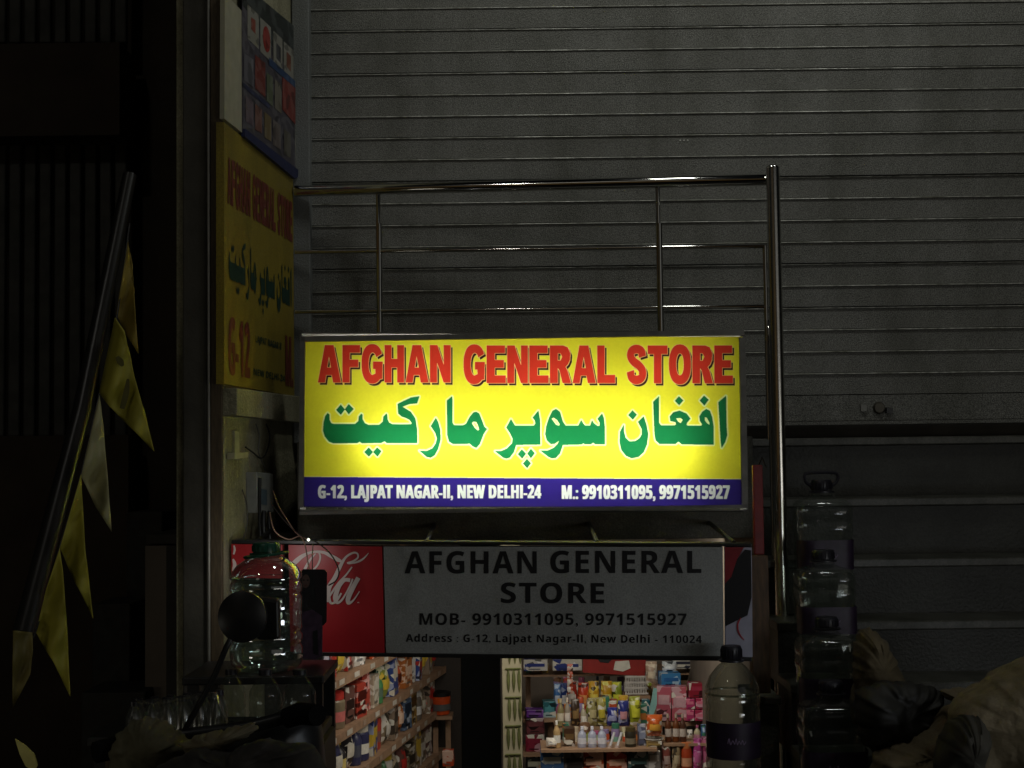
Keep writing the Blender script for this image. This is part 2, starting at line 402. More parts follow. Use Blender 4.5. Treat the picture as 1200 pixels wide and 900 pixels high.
# outer skin proud of the casing
ex = (fr[1] - fr[0]).normalized(); ez = (fr[0] - fr[3]).normalized()
so_ = MB()
for (a, b, n) in ((fr[0], fr[1], ez), (fr[3], fr[2], -ez), (fr[0], fr[3], -ex), (fr[1], fr[2], ex)):
    so_.add([a, b, b - SP.n * DEP, a - SP.n * DEP, a + n * .004, b + n * .004, b + n * .004 - SP.n * DEP, a + n * .004 - SP.n * DEP],
            [(0, 1, 2, 3), (4, 7, 6, 5), (0, 4, 5, 1), (3, 2, 6, 7), (0, 3, 7, 4), (1, 5, 6, 2)])
so_.build('outer_skin', m_frame, sg)
def bar(a, b, w, d, inward):
    w_ = inward * w; vs = [a, b, b + w_, a + w_]
    return [v + SP.n * d for v in vs], [v - SP.n * .006 for v in vs]
for (a, b, inn, w) in ((fr[0] + ez * .003, fr[1] + ez * .003, -ez, .014), (fr[3] - ez * .003, fr[2] - ez * .003, ez, .009), (fr[0] - ex * .003, fr[3] - ex * .003, ex, .013), (fr[1] + ex * .003, fr[2] + ex * .003, -ex, .016)):
    if inn.dot(ex): a, b = a - ez * .0115, b + ez * .0065
    f_, b_ = bar(a, b, w, .010 if not inn.dot(ex) else .0085, inn); MB().loft(f_, b_).build('frame_bar', m_frame, sg)

# printed face: a fine grid whose vertices carry the colours of the print
X0, X1, Y0, Y1 = 356.0, 870.5, 394.5, 594.5
SR = 2.2; SS = 2
gw, gh = int((X1 - X0) * SR), int((Y1 - Y0) * SR)
CW, CH = gw * SS, gh * SS
K = SR * SS
def mask(): return np.zeros((CH, CW), bool)
def tri_fill(m, tris):
    for t in tris:
        t = [((x - X0) * K, (y - Y0) * K) for x, y in t]
        xs = [p[0] for p in t]; yy = [p[1] for p in t]
        a, b = max(int(min(xs)) - 1, 0), min(int(max(xs)) + 2, CW); c, d = max(int(min(yy)) - 1, 0), min(int(max(yy)) + 2, CH)
        if a >= b or c >= d: continue
        gx, gy = np.meshgrid(np.arange(a, b) + .5, np.arange(c, d) + .5)
        s = []
        for i in range(3):
            (ax, ay), (bx, by) = t[i], t[(i + 1) % 3]
            s.append((bx - ax) * (gy - ay) - (by - ay) * (gx - ax))
        m[c:d, a:b] |= ((s[0] >= 0) & (s[1] >= 0) & (s[2] >= 0)) | ((s[0] <= 0) & (s[1] <= 0) & (s[2] <= 0))
def poly_fill(m, loops):
    L3 = [[Vector((x, y, 0)) for x, y in l] for l in loops]; fl = [p for l in loops for p in l]
    tri_fill(m, [[fl[i] for i in t] for t in tessellate_polygon(L3)])
def dil(m, rx, ry=None, rnd=True):
    ry = rx if ry is None else ry
    rx, ry = rx * K, ry * K; out = m.copy()
    for dy in range(-int(ry + .5), int(ry + .5) + 1):
        for dx in range(-int(rx + .5), int(rx + .5) + 1):
            if rnd and (dx / max(rx, .5)) ** 2 + (dy / max(ry, .5)) ** 2 > 1.05: continue
            s = np.roll(np.roll(m, dy, 0), dx, 1); out |= s
    return out
def shift(m, dx, dy): return np.roll(np.roll(m, int(round(dy * K)), 0), int(round(dx * K)), 1)

def zc(ox, oy, pts, s=7.5): return [(ox + u / s, oy + v / s) for u, v in pts]
def dots(ox, oy, *ds): return [[zc(ox, oy, d)] for d in ds]
URDU = []   # each entry: list of loops (outer, holes) in pixels
URDU.append([zc(340, 460, [(330,185),(345,200),(345,245),(360,275),(385,283),(570,283),(600,255),(605,215),(625,192),(635,200),(635,240),(655,275),(690,290),(780,290),(815,260),(820,215),(845,190),(853,200),(855,240),(870,270),(900,285),(1060,285),(1070,275),(1050,245),(1010,225),(980,215),(950,190),(945,105),(985,85),(1060,50),(1135,38),(1115,100),(1050,105),(985,130),(1060,175),(1100,235),(1115,330),(1118,445),(1110,450),(850,450),(830,432),(800,448),(630,450),(612,435),(590,448),(380,450),(340,435),(305,390),(290,340),(295,270),(310,210)])])
URDU += dots(340, 460, [(445,112),(480,155),(445,200),(405,158)], [(515,108),(557,150),(515,195),(481,152)], [(690,487),(728,527),(692,568),(652,528)], [(765,487),(802,520),(768,567),(729,527)])
URDU.append([zc(480, 460, [(230,228),(250,265),(270,340),(272,420),(250,500),(220,555),(185,577),(150,570),(85,515),(150,518),(200,495),(230,450),(240,410),(225,360),(185,300)])])
URDU.append([zc(480, 460, [(372,38),(375,60),(375,270),(390,293),(470,293),(495,280),(530,215),(560,180),(585,175),(610,190),(635,250),(655,305),(680,325),(650,370),(615,460),(585,492),(555,478),(525,452),(500,457),(380,457),(345,435),(330,380),(328,75)]), zc(480, 460, [(545,275),(560,260),(585,262),(600,290),(612,330),(600,340),(570,315)])])
URDU.append([zc(480, 460, [(890,238),(905,265),(925,297),(1090,297),(1105,275),(1100,250),(1080,225),(1130,165),(1145,250),(1148,462),(935,465),(915,530),(880,575),(850,585),(820,575),(750,520),(800,520),(855,495),(900,450),(905,410),(880,360),(848,312),(870,275)])])
URDU += dots(480, 460, [(985,503),(1022,543),(988,585),(950,545)], [(1065,498),(1100,537),(1065,582),(1033,540)], [(1030,587),(1065,625),(1032,668),(995,628)])
URDU.append([zc(620, 460, [(235,150),(270,175),(295,260),(320,297),(430,297),(457,247),(475,278),(490,297),(535,297),(552,248),(568,275),(600,300),(620,298),(620,270),(600,235),(640,190),(655,230),(663,300),(663,460),(580,460),(562,445),(540,460),(490,460),(475,450),(460,462),(295,465),(270,540),(235,578),(200,583),(170,570),(98,515),(160,515),(215,490),(250,455),(265,425),(225,455),(190,458),(155,425),(140,370),(150,300),(175,225),(205,165)]), zc(620, 460, [(195,235),(215,225),(245,245),(270,285),(262,298),(235,290)])])
URDU.append([zc(620, 460, [(1005,215),(1030,290),(1045,370),(1035,460),(1005,530),(960,570),(900,582),(850,560),(810,510),(793,440),(797,350),(830,290),(830,340),(845,400),(880,435),(930,432),(970,405),(990,370),(990,330),(955,262),(985,235)])])
URDU += dots(620, 460, [(908,162),(945,200),(910,243),(870,203)])
URDU.append([zc(740, 460, [(240,38),(240,270),(258,295),(375,295),(390,285),(385,265),(340,255),(335,215),(365,180),(420,165),(480,190),(515,235),(485,270),(480,290),(495,298),(610,298),(620,285),(600,255),(595,215),(620,175),(655,150),(685,165),(705,220),(718,300),(718,462),(440,460),(410,435),(385,457),(245,457),(210,425),(200,370),(190,85)]), zc(740, 460, [(388,230),(430,228),(450,245),(430,275),(405,260)]), zc(740, 460, [(640,220),(660,225),(685,270),(685,292),(660,275),(640,250)])])
URDU += dots(740, 460, [(415,38),(452,75),(417,115),(380,78)], [(635,32),(675,68),(638,118),(598,75)])
URDU.append([zc(740, 460, [(828,35),(832,300),(838,380),(820,440),(790,490),(782,430),(762,90)])])

# heavy condensed capitals for the title, on a unit box (y down)
def ell(cx, cy, rx, ry, a0=0, a1=360, n=28, e=2.0):
    out = []
    for i in range(n + 1):
        a = math.radians(a0 + (a1 - a0) * i / n); c, s = math.cos(a), math.sin(a)
        out.append((cx + rx * math.copysign(abs(c) ** (2 / e), c), cy - ry * math.copysign(abs(s) ** (2 / e), s)))
    return out
T = .42; H = .205
GL = {
 'A': [[(.30,0),(.68,0),(1,1),(.66,1),(.60,.80),(.36,.80),(.31,1),(0,1)], [(.48,.30),(.57,.60),(.40,.60)]],
 'F': [[(0,0),(1,0),(1,H),(T,H),(T,.39),(.90,.39),(.90,.59),(T,.59),(T,1),(0,1)]],
 'H': [[(0,0),(.36,0),(.36,.37),(.64,.37),(.64,0),(1,0),(1,1),(.64,1),(.64,.60),(.36,.60),(.36,1),(0,1)]],
 'N': [[(0,0),(.36,0),(.66,.52),(.66,0),(1,0),(1,1),(.66,1),(.34,.46),(.34,1),(0,1)]],
 'E': [[(0,0),(.96,0),(.96,H),(T,H),(T,.39),(.90,.39),(.90,.59),(T,.59),(T,1-H),(1,1-H),(1,1),(0,1)]],
 'L': [[(0,0),(.42,0),(.42,.78),(1,.78),(1,1),(0,1)]],
 'T': [[(0,0),(1,0),(1,.23),(.70,.23),(.70,1),(.31,1),(.31,.23),(0,.23)]],
 'O': [ell(.5,.5,.5,.53,e=2.3), ell(.5,.5,.17,.29,e=2.2)],
 'R': [[(0,0),(.62,0),(.84,.05),(.96,.20),(.95,.38),(.86,.50),(.74,.57),(.84,.68),(1,1),(.60,1),(.45,.66),(.37,.60),(.37,1),(0,1)], [(.37,.21),(.50,.21),(.58,.30),(.50,.40),(.37,.40)]],
 'G': [ell(.5,.5,.5,.53,28,322,e=2.3)[:-1] + [(.96,.90),(.98,.44),(.53,.44),(.53,.64),(.64,.64),(.64,.76),(.50,.80)] + ell(.52,.5,.19,.30,255,35,e=2.2) + [(.66,.33)]],
}
def S_poly():
    c = smoothline([(.80,.30,0),(.74,.15,0),(.50,.095,0),(.26,.15,0),(.21,.29,0),(.35,.42,0),(.62,.53,0),(.80,.67,0),(.76,.85,0),(.50,.91,0),(.26,.85,0),(.19,.68,0)], 6)
    a, b = [], []
    for i, p in enumerate(c):
        t = (c[min(i + 1, len(c) - 1)] - c[max(i - 1, 0)]).normalized(); q = abs(t.x); wx, wy = .185, .115
        a.append((p.x - t.y * wx, p.y + t.x * wy)); b.append((p.x + t.y * wx, p.y - t.x * wy))
    return a, b
rd = mask()
def put_word(word, x0, x1, yt, yb, gap=1.6):
    wd = {'A': 1.12, 'G': 1.05, 'O': 1.1, 'H': .95, 'N': 1.0, 'E': .92, 'F': .86, 'L': .86, 'R': 1.02, 'S': .98, 'T': .98}
    tot = sum(wd[c] for c in word); avail = (x1 - x0) - gap * (len(word) - 1); x = x0
    for c in word:
        w = wd[c] / tot * avail
        fx = lambda pts: [(x + u * w, yt + v * (yb - yt)) for u, v in pts]
        if c == 'S':
            a, b = S_poly(); a, b = fx(a), fx(b)
            for i in range(len(a) - 1): tri_fill(rd, [[a[i], a[i + 1], b[i + 1]], [a[i], b[i + 1], b[i]]])
        else: poly_fill(rd, [fx(l) for l in GL[c]])
        x += w + gap
put_word('AFGHAN', 372.5, 528, 404.6, 448.8)
put_word('GENERAL', 543, 720.5, 404.9, 449.6)
put_word('STORE', 734, 858.5, 404.9, 449.8)
gr = mask()
for loops in URDU: poly_fill(gr, loops)
gmid = dil(gr, .25)
halo = dil(gr, 1.9)
wt = mask()
def txt_fill(m, body, x0, x1, yt, yb, bold, spacing):
    v, t, lo, hi = text2d(body, 0, spacing)
    q = [((x0 + (x1 - x0) * (x - lo[0]) / (hi[0] - lo[0])), yb + (yt - yb) * (y / .729)) for x, y in v]
    tri_fill(m, [[q[i] for i in f] for f in t])
txt_fill(wt, 'G-12, LAJPAT NAGAR-II, NEW DELHI-24', 373.2, 633.6, 568.8, 583.8, 0, 1.07)
txt_fill(wt, 'M.: 9910311095, 9971515927', 658.8, 854.2, 568.9, 584.6, 0, 1.07)
wt = dil(wt, .62, .3, rnd=False); wt[((np.arange(CH) + .5) / K + Y0) < 568.5] = False
C = np.zeros((CH, CW, 3)); yy_ = (np.arange(CH) + .5) / K + Y0
C[:] = (.76, .75, .035)
xx_ = (np.arange(CW) + .5) / K + X0
bl_top = 559.3 + (xx_ - 360) * .0053
BLU = yy_[:, None] > bl_top[None, :]
C[BLU] = (.030, .018, .20)
C[(yy_[:, None] > bl_top[None, :] - .9) & ~BLU] = (.85, .80, .35)
C[yy_[:, None] > 593.0 + 0 * xx_[None, :]] = (.02, .015, .08)
C[halo] = (.70, .85, .38)
C[gmid] = (.008, .15, .045)
rim = dil(rd, .55); shd = dil(shift(rd, 2.3, 2.7), .1); shr = dil(shd, .5)
C[shr & ~BLU] = (.80, .72, .20); C[shd] = (.035, .008, .01)
C[dil(rd, .65)] = (.85, .62, .25); C[rd] = (.60, .040, .022)
C[wt & BLU] = (.82, .88, .86)
# a little unevenness of the ink and grime
rs = np.random.RandomState(3)
def noise2(n):
    a = rs.rand(CH // n + 2, CW // n + 2); iy, ix = np.arange(CH) / n, np.arange(CW) / n
    y0, x0 = iy.astype(int), ix.astype(int); fy, fx = (iy - y0)[:, None], (ix - x0)[None, :]
    return a[y0][:, x0] * (1 - fy) * (1 - fx) + a[y0 + 1][:, x0] * fy * (1 - fx) + a[y0][:, x0 + 1] * (1 - fy) * fx + a[y0 + 1][:, x0 + 1] * fy * fx
C *= (.90 + .13 * noise2(150) + .05 * noise2(9) + .04 * noise2(40))[..., None]
Cg = C.reshape(gh, SS, gw, SS, 3).mean((1, 3))
ii, jj = np.meshgrid(np.arange(gw), np.arange(gh))
o00, o10, o01 = hx(X0, Y0, -.004), hx(X1, Y0, -.004), hx(X0, Y1, -.004); o11 = hx(X1, Y1, -.004)
u = (ii + .5) / gw; v = (jj + .5) / gh
co = sum(w[..., None] * np.array(p)[None, None] for w, p in (((1 - u) * (1 - v), o00), (u * (1 - v), o10), ((1 - u) * v, o01), (u * v, o11)))
me = bpy.data.meshes.new('printed_face')
lw_ = np.array(worldloc(sg)); co = (co - lw_).reshape(-1, 3)
idx = (jj * gw + ii); q = np.stack([idx[:-1, :-1], idx[1:, :-1], idx[1:, 1:], idx[:-1, 1:]], -1).reshape(-1, 4)
me.vertices.add(len(co)); me.vertices.foreach_set('co', co.astype(np.float32).ravel())
me.loops.add(q.size); me.loops.foreach_set('vertex_index', q.astype(np.int32).ravel())
me.polygons.add(len(q)); me.polygons.foreach_set('loop_start', np.arange(0, q.size, 4, dtype=np.int32))
me.update(calc_edges=True)
ca = me.color_attributes.new('print', 'FLOAT_COLOR', 'POINT')
ca.data.foreach_set('color', np.concatenate([Cg.reshape(-1, 3), np.ones((gw * gh, 1))], 1).astype(np.float32).ravel())
fm = bpy.data.materials.new('backlit_flex'); fm.use_nodes = True; N = fm.node_tree.nodes; L = fm.node_tree.links
N.remove(N['Principled BSDF'])
at = N.new('ShaderNodeVertexColor'); at.layer_name = 'print'
tr = N.new('ShaderNodeBsdfTranslucent'); df = N.new('ShaderNodeBsdfPrincipled'); df.inputs['Roughness'].default_value = .35
L.new(at.outputs[0], tr.inputs[0]); L.new(at.outputs[0], df.inputs['Base Color'])
mx = N.new('ShaderNodeMixShader'); mx.inputs[0].default_value = .4; L.new(tr.outputs[0], mx.inputs[1]); L.new(df.outputs[0], mx.inputs[2])
L.new(mx.outputs[0], N['Material Output'].inputs[0])
me.materials.append(fm)
fo = bpy.data.objects.new('printed_face', me); COL.objects.link(fo); fo.parent = sg
# the fluorescent tubes inside the box: lit tubes as area lamps on a modelled tube each
def emis(name, c, s):
    m = bpy.data.materials.new(name); m.use_nodes = True; N = m.node_tree.nodes; b = N['Principled BSDF']
    b.inputs['Emission Color'].default_value = c + (1,); b.inputs['Emission Strength'].default_value = s
    b.inputs['Base Color'].default_value = (.8, .8, .8, 1); return m
m_tube = emis('lit_fluorescent_tube', (1., .98, .90), 47)
a, b = hx(424, 523, 0) - SP.n * .096, hx(812, 526, 0) - SP.n * .096
MB().tube([a, b], .008, 10).build('fluorescent_tube', m_tube, sg)
a, b = hx(400, 447, 0) - SP.n * .090, hx(830, 449, 0) - SP.n * .090
MB().tube([a, b], .008, 10).build('fluorescent_tube', emis('added_fill_tube', (1., .98, .90), 4.5), sg)  # dimmer upper tube added as fill for the corners of the face

# ---------------------------------------------------------------- shop banner under the landing
BP = Plane(P(447, 764, 3.60), (P(847, 769, 3.51) - P(447, 764, 3.60)).cross(P(447, 640, 3.60) - P(447, 764, 3.60)))
if BP.n.y > 0: BP.n = -BP.n
bh = BP.hit
bn = thing('shop_banner', 'unlit grey shop banner with black lettering and red end panels over the doorway', 'banner', P(600, 770, 3.60))
def panel(c, off, th, hit, n, name, m, parent, bev=0):
    f = [hit(x, y, off) for x, y in c]
    return MB().loft(f, [p - n * th for p in f]).build(name, m, parent, bevel=bev)
m_ban_grey = mat('banner_grey_white', (.36, .37, .36), rough=.5, var=.2, scale=300, bump=.12, bscale=26, stain=.25, sscale=(3, 3, 1.5))
m_ban_red = mat('banner_red', (.42, .016, .022), rough=.4, var=.12, scale=6)
m_ink = mat('banner_ink', (.006, .006, .008), rough=.5)
m_cokew = mat('banner_white_print', (.72, .60, .56), rough=.5, var=.05)
grey = panel([(449.5, 640.5), (847, 641), (848, 769), (452.5, 765)], 0, .05, bh, BP.n, 'grey_panel', m_ban_grey, bn)
redp = panel([(338, 638.6), (447.6, 640.5), (450.6, 765), (340.5, 763.8)], .001, .05, bh, BP.n, 'red_panel', m_ban_red, bn)
redf = panel([(271, 637.5), (331, 638.4), (330.5, 678), (271.3, 677)], .001, .02, bh, BP.n, 'red_flap', m_ban_red, bn)
t = MB(); text_on(t, 'AFGHAN', bh, 474, 629, 645.5, 672, .0015, bold=.12, spacing=1.10, cap=1)
text_on(t, 'GENERAL', bh, 645, 822, 645, 671.5, .0015, bold=.12, spacing=1.10, cap=1)
text_on(t, 'STORE', bh, 587, 708, 682.3, 706.5, .0015, bold=.12, spacing=1.10, slope=.004, cap=1)
text_on(t, 'MOB- 9910311095, 9971515927', bh, 491.5, 804.5, 718.4, 732.2, .0015, bold=0, spacing=1.08, slope=.001, cap=1)
text_on(t, 'Address : G-12, Lajpat Nagar-II, New Delhi - 110024', bh, 475.5, 822.5, 743.0, 752.0, .0015, bold=0, spacing=1.10, slope=.0045, cap=1)
t.build('lettering', m_ink, grey)
# script logo on the red panel
lg = MB(); s6 = lambda pts: [(330 + u / 6, 630 + v / 6, w / 6) for u, v, w in pts]
off = .002
for st_ in ([(78,190,22),(100,168,34),(150,128,26),(215,102,16),(290,103,20),(345,128,26),(400,158,26),(432,172,4)],
            [(262,100,12),(272,140,13),(255,190,14),(222,228,12)],
            [(240,112,8),(205,150,14),(180,190,18),(160,230,20)],
            [(330,452,36),(322,400,40),(335,345,34),(372,285,30),(410,205,26),(450,140,16),(500,108,14),(532,112,12),(536,140,12),(505,165,14),(460,180,12)],
            [(470,184,8),(530,172,14),(575,148,12),(612,108,4)],
            [(495,206,10),(455,260,12),(400,320,14),(345,400,14),(325,440,10)],
            [(335,440,22),(352,462,16),(385,445,18),(420,390,12)],
            [(482,300,26),(440,300,26),(400,350,30),(378,420,34),(392,458,20),(430,430,14),(478,345,12),(500,290,12)],
            [(540,282,32),(505,345,32),(470,420,34),(470,460,24),(505,440,12),(548,378,7)],
            [(532,458,5),(540,455,5),(545,460,5)]):
    off += .0002; ribbon(lg, s6(st_), bh, off, 8)
lg.build('script_logo', m_cokew, redp)
lg = MB()
for k, st_ in enumerate(([(-335,55,10),(-330,85,15),(-338,118,12)], [(-342,150,12),(-330,190,26),(-344,235,12)], [(-344,262,8),(-338,276,5)])):
    ribbon(lg, [(330 + u / 6, 630 + v / 6, w / 6) for u, v, w in st_], bh, .002 + k * .0002, 8)
lg.build('script_edge', m_cokew, redf)
# right end of the banner
re_ = panel([(849.3, 641), (881, 641.5), (882, 770), (850.3, 769)], -.001, .05, bh, BP.n, 'end_panel', mat('end_panel_white', (.42, .42, .52), rough=.5, var=.1), bn)
MB().flat([[bh(x, y, .001) for x, y in ((849.4, 641.1), (872, 641.2), (864, 655), (857, 676), (849.6, 684))]]).build('red_corner', mat('dim_red', (.25, .012, .02), rough=.5), re_)
MB().flat([[bh(x, y, .0015) for x, y in ((880, 645), (880.8, 700), (876, 721), (862, 728), (850, 734), (849.6, 684), (857, 676), (864, 655), (873, 644))]]).build('black_print', m_ink, re_)
rc = MB(); ribbon(rc, [(868, 724, 1), (864.5, 732, 1.6), (866, 742, 1.6), (872, 750, 1)], bh, .002); rc.build('red_ring', mat('dim_red2', (.4, .02, .03), rough=.5), re_)
f_ = MB()
for c in ([(340, 764.0), (881, 770.3), (881, 775), (340, 768.6)], [(271, 633), (881, 637), (881, 640.3), (271, 637)]):
    f = [bh(x, y, .004) for x, y in c]; f_.loft(f, [p - BP.n * .07 for p in f])
f_.build('frame', m_black, bn, bevel=.001)
for px in (300, 500, 700, 860):
    a = bh(px, 636, -.03); MB().tube([a, Vector((a.x, 3.98, a.z + .03))], .006, 8).build('bracket', m_black, bn)

# ---------------------------------------------------------------- side wall on the left
WA, WB = P(262, 500, 3.61), P(347, 500, 4.35)
wd = Vector((WB.x - WA.x, WB.y - WA.y, 0)).normalized()
wn_ = Vector((wd.y, -wd.x, 0))
if wn_.x < 0: wn_ = -wn_
WP = Plane(WA, wn_); wh = WP.hit
sw = thing('side_wall', 'cream plastered side wall left of the shutter carrying the poster and yellow panel', 'wall', (WA.x, WA.y, 0))
A0, B0 = Vector((WA.x, WA.y, -.3)), Vector((WB.x, WB.y, -.3)) + wd * .02
A0 -= wd * .0
th = -wn_ * .12
fr_ = [A0, B0, B0 + Vector((0, 0, 4.9)), A0 + Vector((0, 0, 4.9))]
MB().loft(fr_, [p + th for p in fr_]).build('plaster', m_wall, sw)
# near end: timber edge strip and grey pillar face
e0 = P(246, 500, 3.60)
MB().box((e0.x, 3.598, -.2), (A0.x - .001, 3.70, 4.6)).build('timber_edge', m_edge, sw, bevel=.003)
MB().tube([P(245.2, 860, 3.592) - Vector((0, 0, 1)), Vector((P(245.2, 860, 3.592).x, 3.592, 4.6))], .0035, 8).build('corner_bead', mat('bead_metal', (.32, .31, .27), rough=.5, metal=.4), sw)
p0 = P(213.5, 500, 3.60)
pil = thing('pillar', 'dark grey plaster pillar between the side wall and the dark recess', 'pillar', (p0.x, 3.65, 0))
MB().box((p0.x, 3.605, -.2), (e0.x - .008, 4.2, 4.6)).build('shaft', m_pillar, pil, bevel=.004)
# ledge below yellow panel
lg_ = [wh(261.5, 455, .0), wh(347.5, 466, .0), wh(347.5, 496, .0), wh(261.5, 487, .0)]
MB().loft([p + wn_ * .035 for p in lg_], [p - wn_ * .01 for p in lg_]).build('ledge', m_wall, sw, bevel=.003)
# yellow wall panel
yp = thing('wall_sign', 'unlit yellow shop panel with red and green lettering on the side wall', 'sign', wh(300, 460, .01))
m_ys = mat('faded_yellow_panel', (.30, .225, .022), rough=.5, var=.25, scale=260, stain=.3, sscale=(4, 4, 2))
m_yr = mat('faded_red_print', (.17, .035, .020), rough=.5, var=.25, scale=60)
m_yg = mat('faded_green_print', (.012, .045, .028), rough=.5, var=.25, scale=60)
W = lambda x, y, o=.012: wh(x, y, o)
bd = panel([(262.5, 143), (343.5, 209.5), (345, 464), (262.5, 450)], .012, .02, wh, wn_, 'board', m_ys, yp)
# map of the big sign's artwork onto the panel: u along the wall, v down
def wmap(u, v):
    """u 0..1 near to far in real length, v 0..1 top to bottom"""
    yt = 143 + (209.5 - 143) * 0; a0 = W(263.5, 144); a1 = W(343, 210); b0 = W(263.5, 449)
    return a0 + (a1 - a0) * u * 1.0 + Vector((0, 0, (b0.z - a0.z) * v))
def whit(px, py, off):                               # artwork pixel space of the lightbox -> panel
    u = (px - 361) / (865 - 361); v = py
    a0 = W(264, 146); a1 = W(342.5, 210); zt = (a0.z + a1.z) / 2; zb = (W(264, 449).z + W(342.5, 461).z) / 2
    p = a0.lerp(a1, u); p.z = zt + (zb - zt) * v
    return p + wn_ * off
tr_ = MB()
def glyphs(word, x0, x1, yt, yb, gap=1.6):
    x = x0; w = (x1 - x0 - gap * (len(word) - 1)) / len(word)
    for c in word:
        if c == 'S':
            a, b = S_poly(); n0 = len(tr_.v)
            for p, q in zip(a, b):
                for r_ in (p, q): tr_.v.append(whit(x + r_[0] * w, yt + r_[1] * (yb - yt), .0015))
            tr_.f += [(n0 + 2 * k, n0 + 2 * k + 1, n0 + 2 * k + 3, n0 + 2 * k + 2) for k in range(len(a) - 1)]
        else:
            f = [[(x + u * w, yt + v * (yb - yt)) for u, v in l] for l in GL[c]]; n0 = len(tr_.v)
            fl = [p for l in f for p in l]; L3 = [[Vector((p[0] / 50, p[1] * 3, 0)) for p in l] for l in f]
            tr_.v += [whit(px, py, .0015) for px, py in fl]; tr_.f += [tuple(n0 + k for k in t) for t in tessellate_polygon(L3)]
        x += w + gap
glyphs('AFGHAN', 372, 526, .115, .30); glyphs('GENERAL', 543, 718, .115, .30); glyphs('STORE', 735, 860, .115, .30)
tr_.build('red_lettering', m_yr, bd)
gg = MB()
for loops in URDU:
    f = [[(x, .42 + (y - 465) / 85 * .27) for x, y in l] for l in loops]
    b = len(gg.v); L3 = [[Vector((x / 100, y, 0)) for x, y in l] for l in f]; fl = [p for l in f for p in l]
    gg.v += [whit(x, y, .0015) for x, y in fl]; gg.f += [tuple(b + i for i in t_) for t_ in tessellate_polygon(L3)]
gg.build('green_lettering', m_yg, bd)
x_ = MB(); text_on(x_, 'LAJPAT NAGAR-II', whit, 560, 760, .78, .82, .0015, bold=0); text_on(x_, 'NEW DELHI-24', whit, 545, 790, .92, .95, .0015, bold=0); x_.build('small_lettering', m_yg, bd)
x_ = MB(); text_on(x_, 'G-12', whit, 375, 520, .74, .97, .0015, bold=2, by=.002); text_on(x_, 'M.', whit, 795, 862, .74, .97, .0015, bold=2, by=.002); x_.build('red_block_print', m_yr, bd)
# poster above
po = thing('wall_poster', 'dim product poster with a blue lower band above the yellow wall panel', 'poster', wh(310, 180, .01))
pb = panel([(263.5, -8), (343, 75), (347.5, 206), (263, 139)], .014, .012, wh, wn_, 'backing', mat('poster_cream', (.40, .38, .27), rough=.7, var=.1), po)
def pq(c, name, colr, o=.0155): return MB().flat([[wh(x, y, o) for x, y in c]]).build(name, print_mat(dark(colr, .85), dark(light(colr, .18), .8), 26., True), pb)
pq([(283.5, -10), (344, 60), (346.5, 204), (284, 155)], 'picture', '58525c')
pq([(284, -20), (344, 30), (344.5, 90), (284, 5)], 'dark_top_print', '2a3230', .0160)
for i, (a, b) in enumerate(((290, 303.5), (305, 317.5), (320.5, 331), (332.5, 344))):
    y = lambda x, k: k + (x - 290) * 1.02
    pq([(a, y(a, 5)), (b, y(b, 4)), (b, y(b, 44)), (a, y(a, 45))], 'product_print', 'a8a496', .0165)
e = [(312.5 + 4.3 * math.cos(k * PI / 8), 46 + 15 * math.sin(k * PI / 8) + 4 * math.cos(k * PI / 8)) for k in range(16)]
pq(e, 'red_oval_print', 'b02418', .0170)
pq([(294.5, 20), (299.5, 24), (299.5, 40), (294.5, 34)], 'orange_print', 'a8503c', .0170)
pq([(324, 50), (329, 56), (329, 74), (324, 68)], 'dark_print', '3a3a40', .0170)
pq([(336, 60), (341, 66), (341, 84), (336, 78)], 'brown_print', '8a5038', .0170)
pq([(315.5, 67), (346, 95), (346, 103), (315.5, 76)], 'blue_band', '2c4c78', .0172)
pq([(284.3, 96), (316, 122), (316, 128), (284.3, 101)], 'navy_band', '28305a', .0166)
pq([(299, 64), (311, 74), (311, 114), (299, 104)], 'red_print', '8a342a', .0166)
pq([(331, 90), (346.2, 103), (346.2, 146), (331, 128)], 'red_print', '98382c', .0168)
pq([(286, 62), (297, 70), (297, 102), (286, 94)], 'grey_print', '7c7880', .0166)
for k, (a, b, c) in enumerate(((288, 297, '74606a'), (299, 307, '8c5c50'), (310, 318, '88744c'), (320, 329, '7c6e68'), (333, 341, '6a6456'))):
    y = lambda x, q: q + (x - 288) * .86
    pq([(a, y(a, 112)), (b, y(b, 112)), (b, y(b, 140)), (a, y(a, 142))], 'product_print', c, .0167)
for k, (a, b, c) in enumerate(((312.5, 320, '6c7458'), (322, 330, '7c7462'))):
    y = lambda x, q: q + (x - 312) * .86
    pq([(a, y(a, 84)), (b, y(b, 84)), (b, y(b, 118)), (a, y(a, 118))], 'product_print', c, .0167)
bb = [wh(x, y, .014) for x, y in ((284, 151), (346.5, 199), (349, 206), (343, 209.5), (283.5, 160))]
MB().loft([p + wn_ * .008 for p in bb], [p - wn_ * .002 for p in bb]).build('blue_lower_band', mat('blue_band_dark', (.02, .025, .08), rough=.5), po)

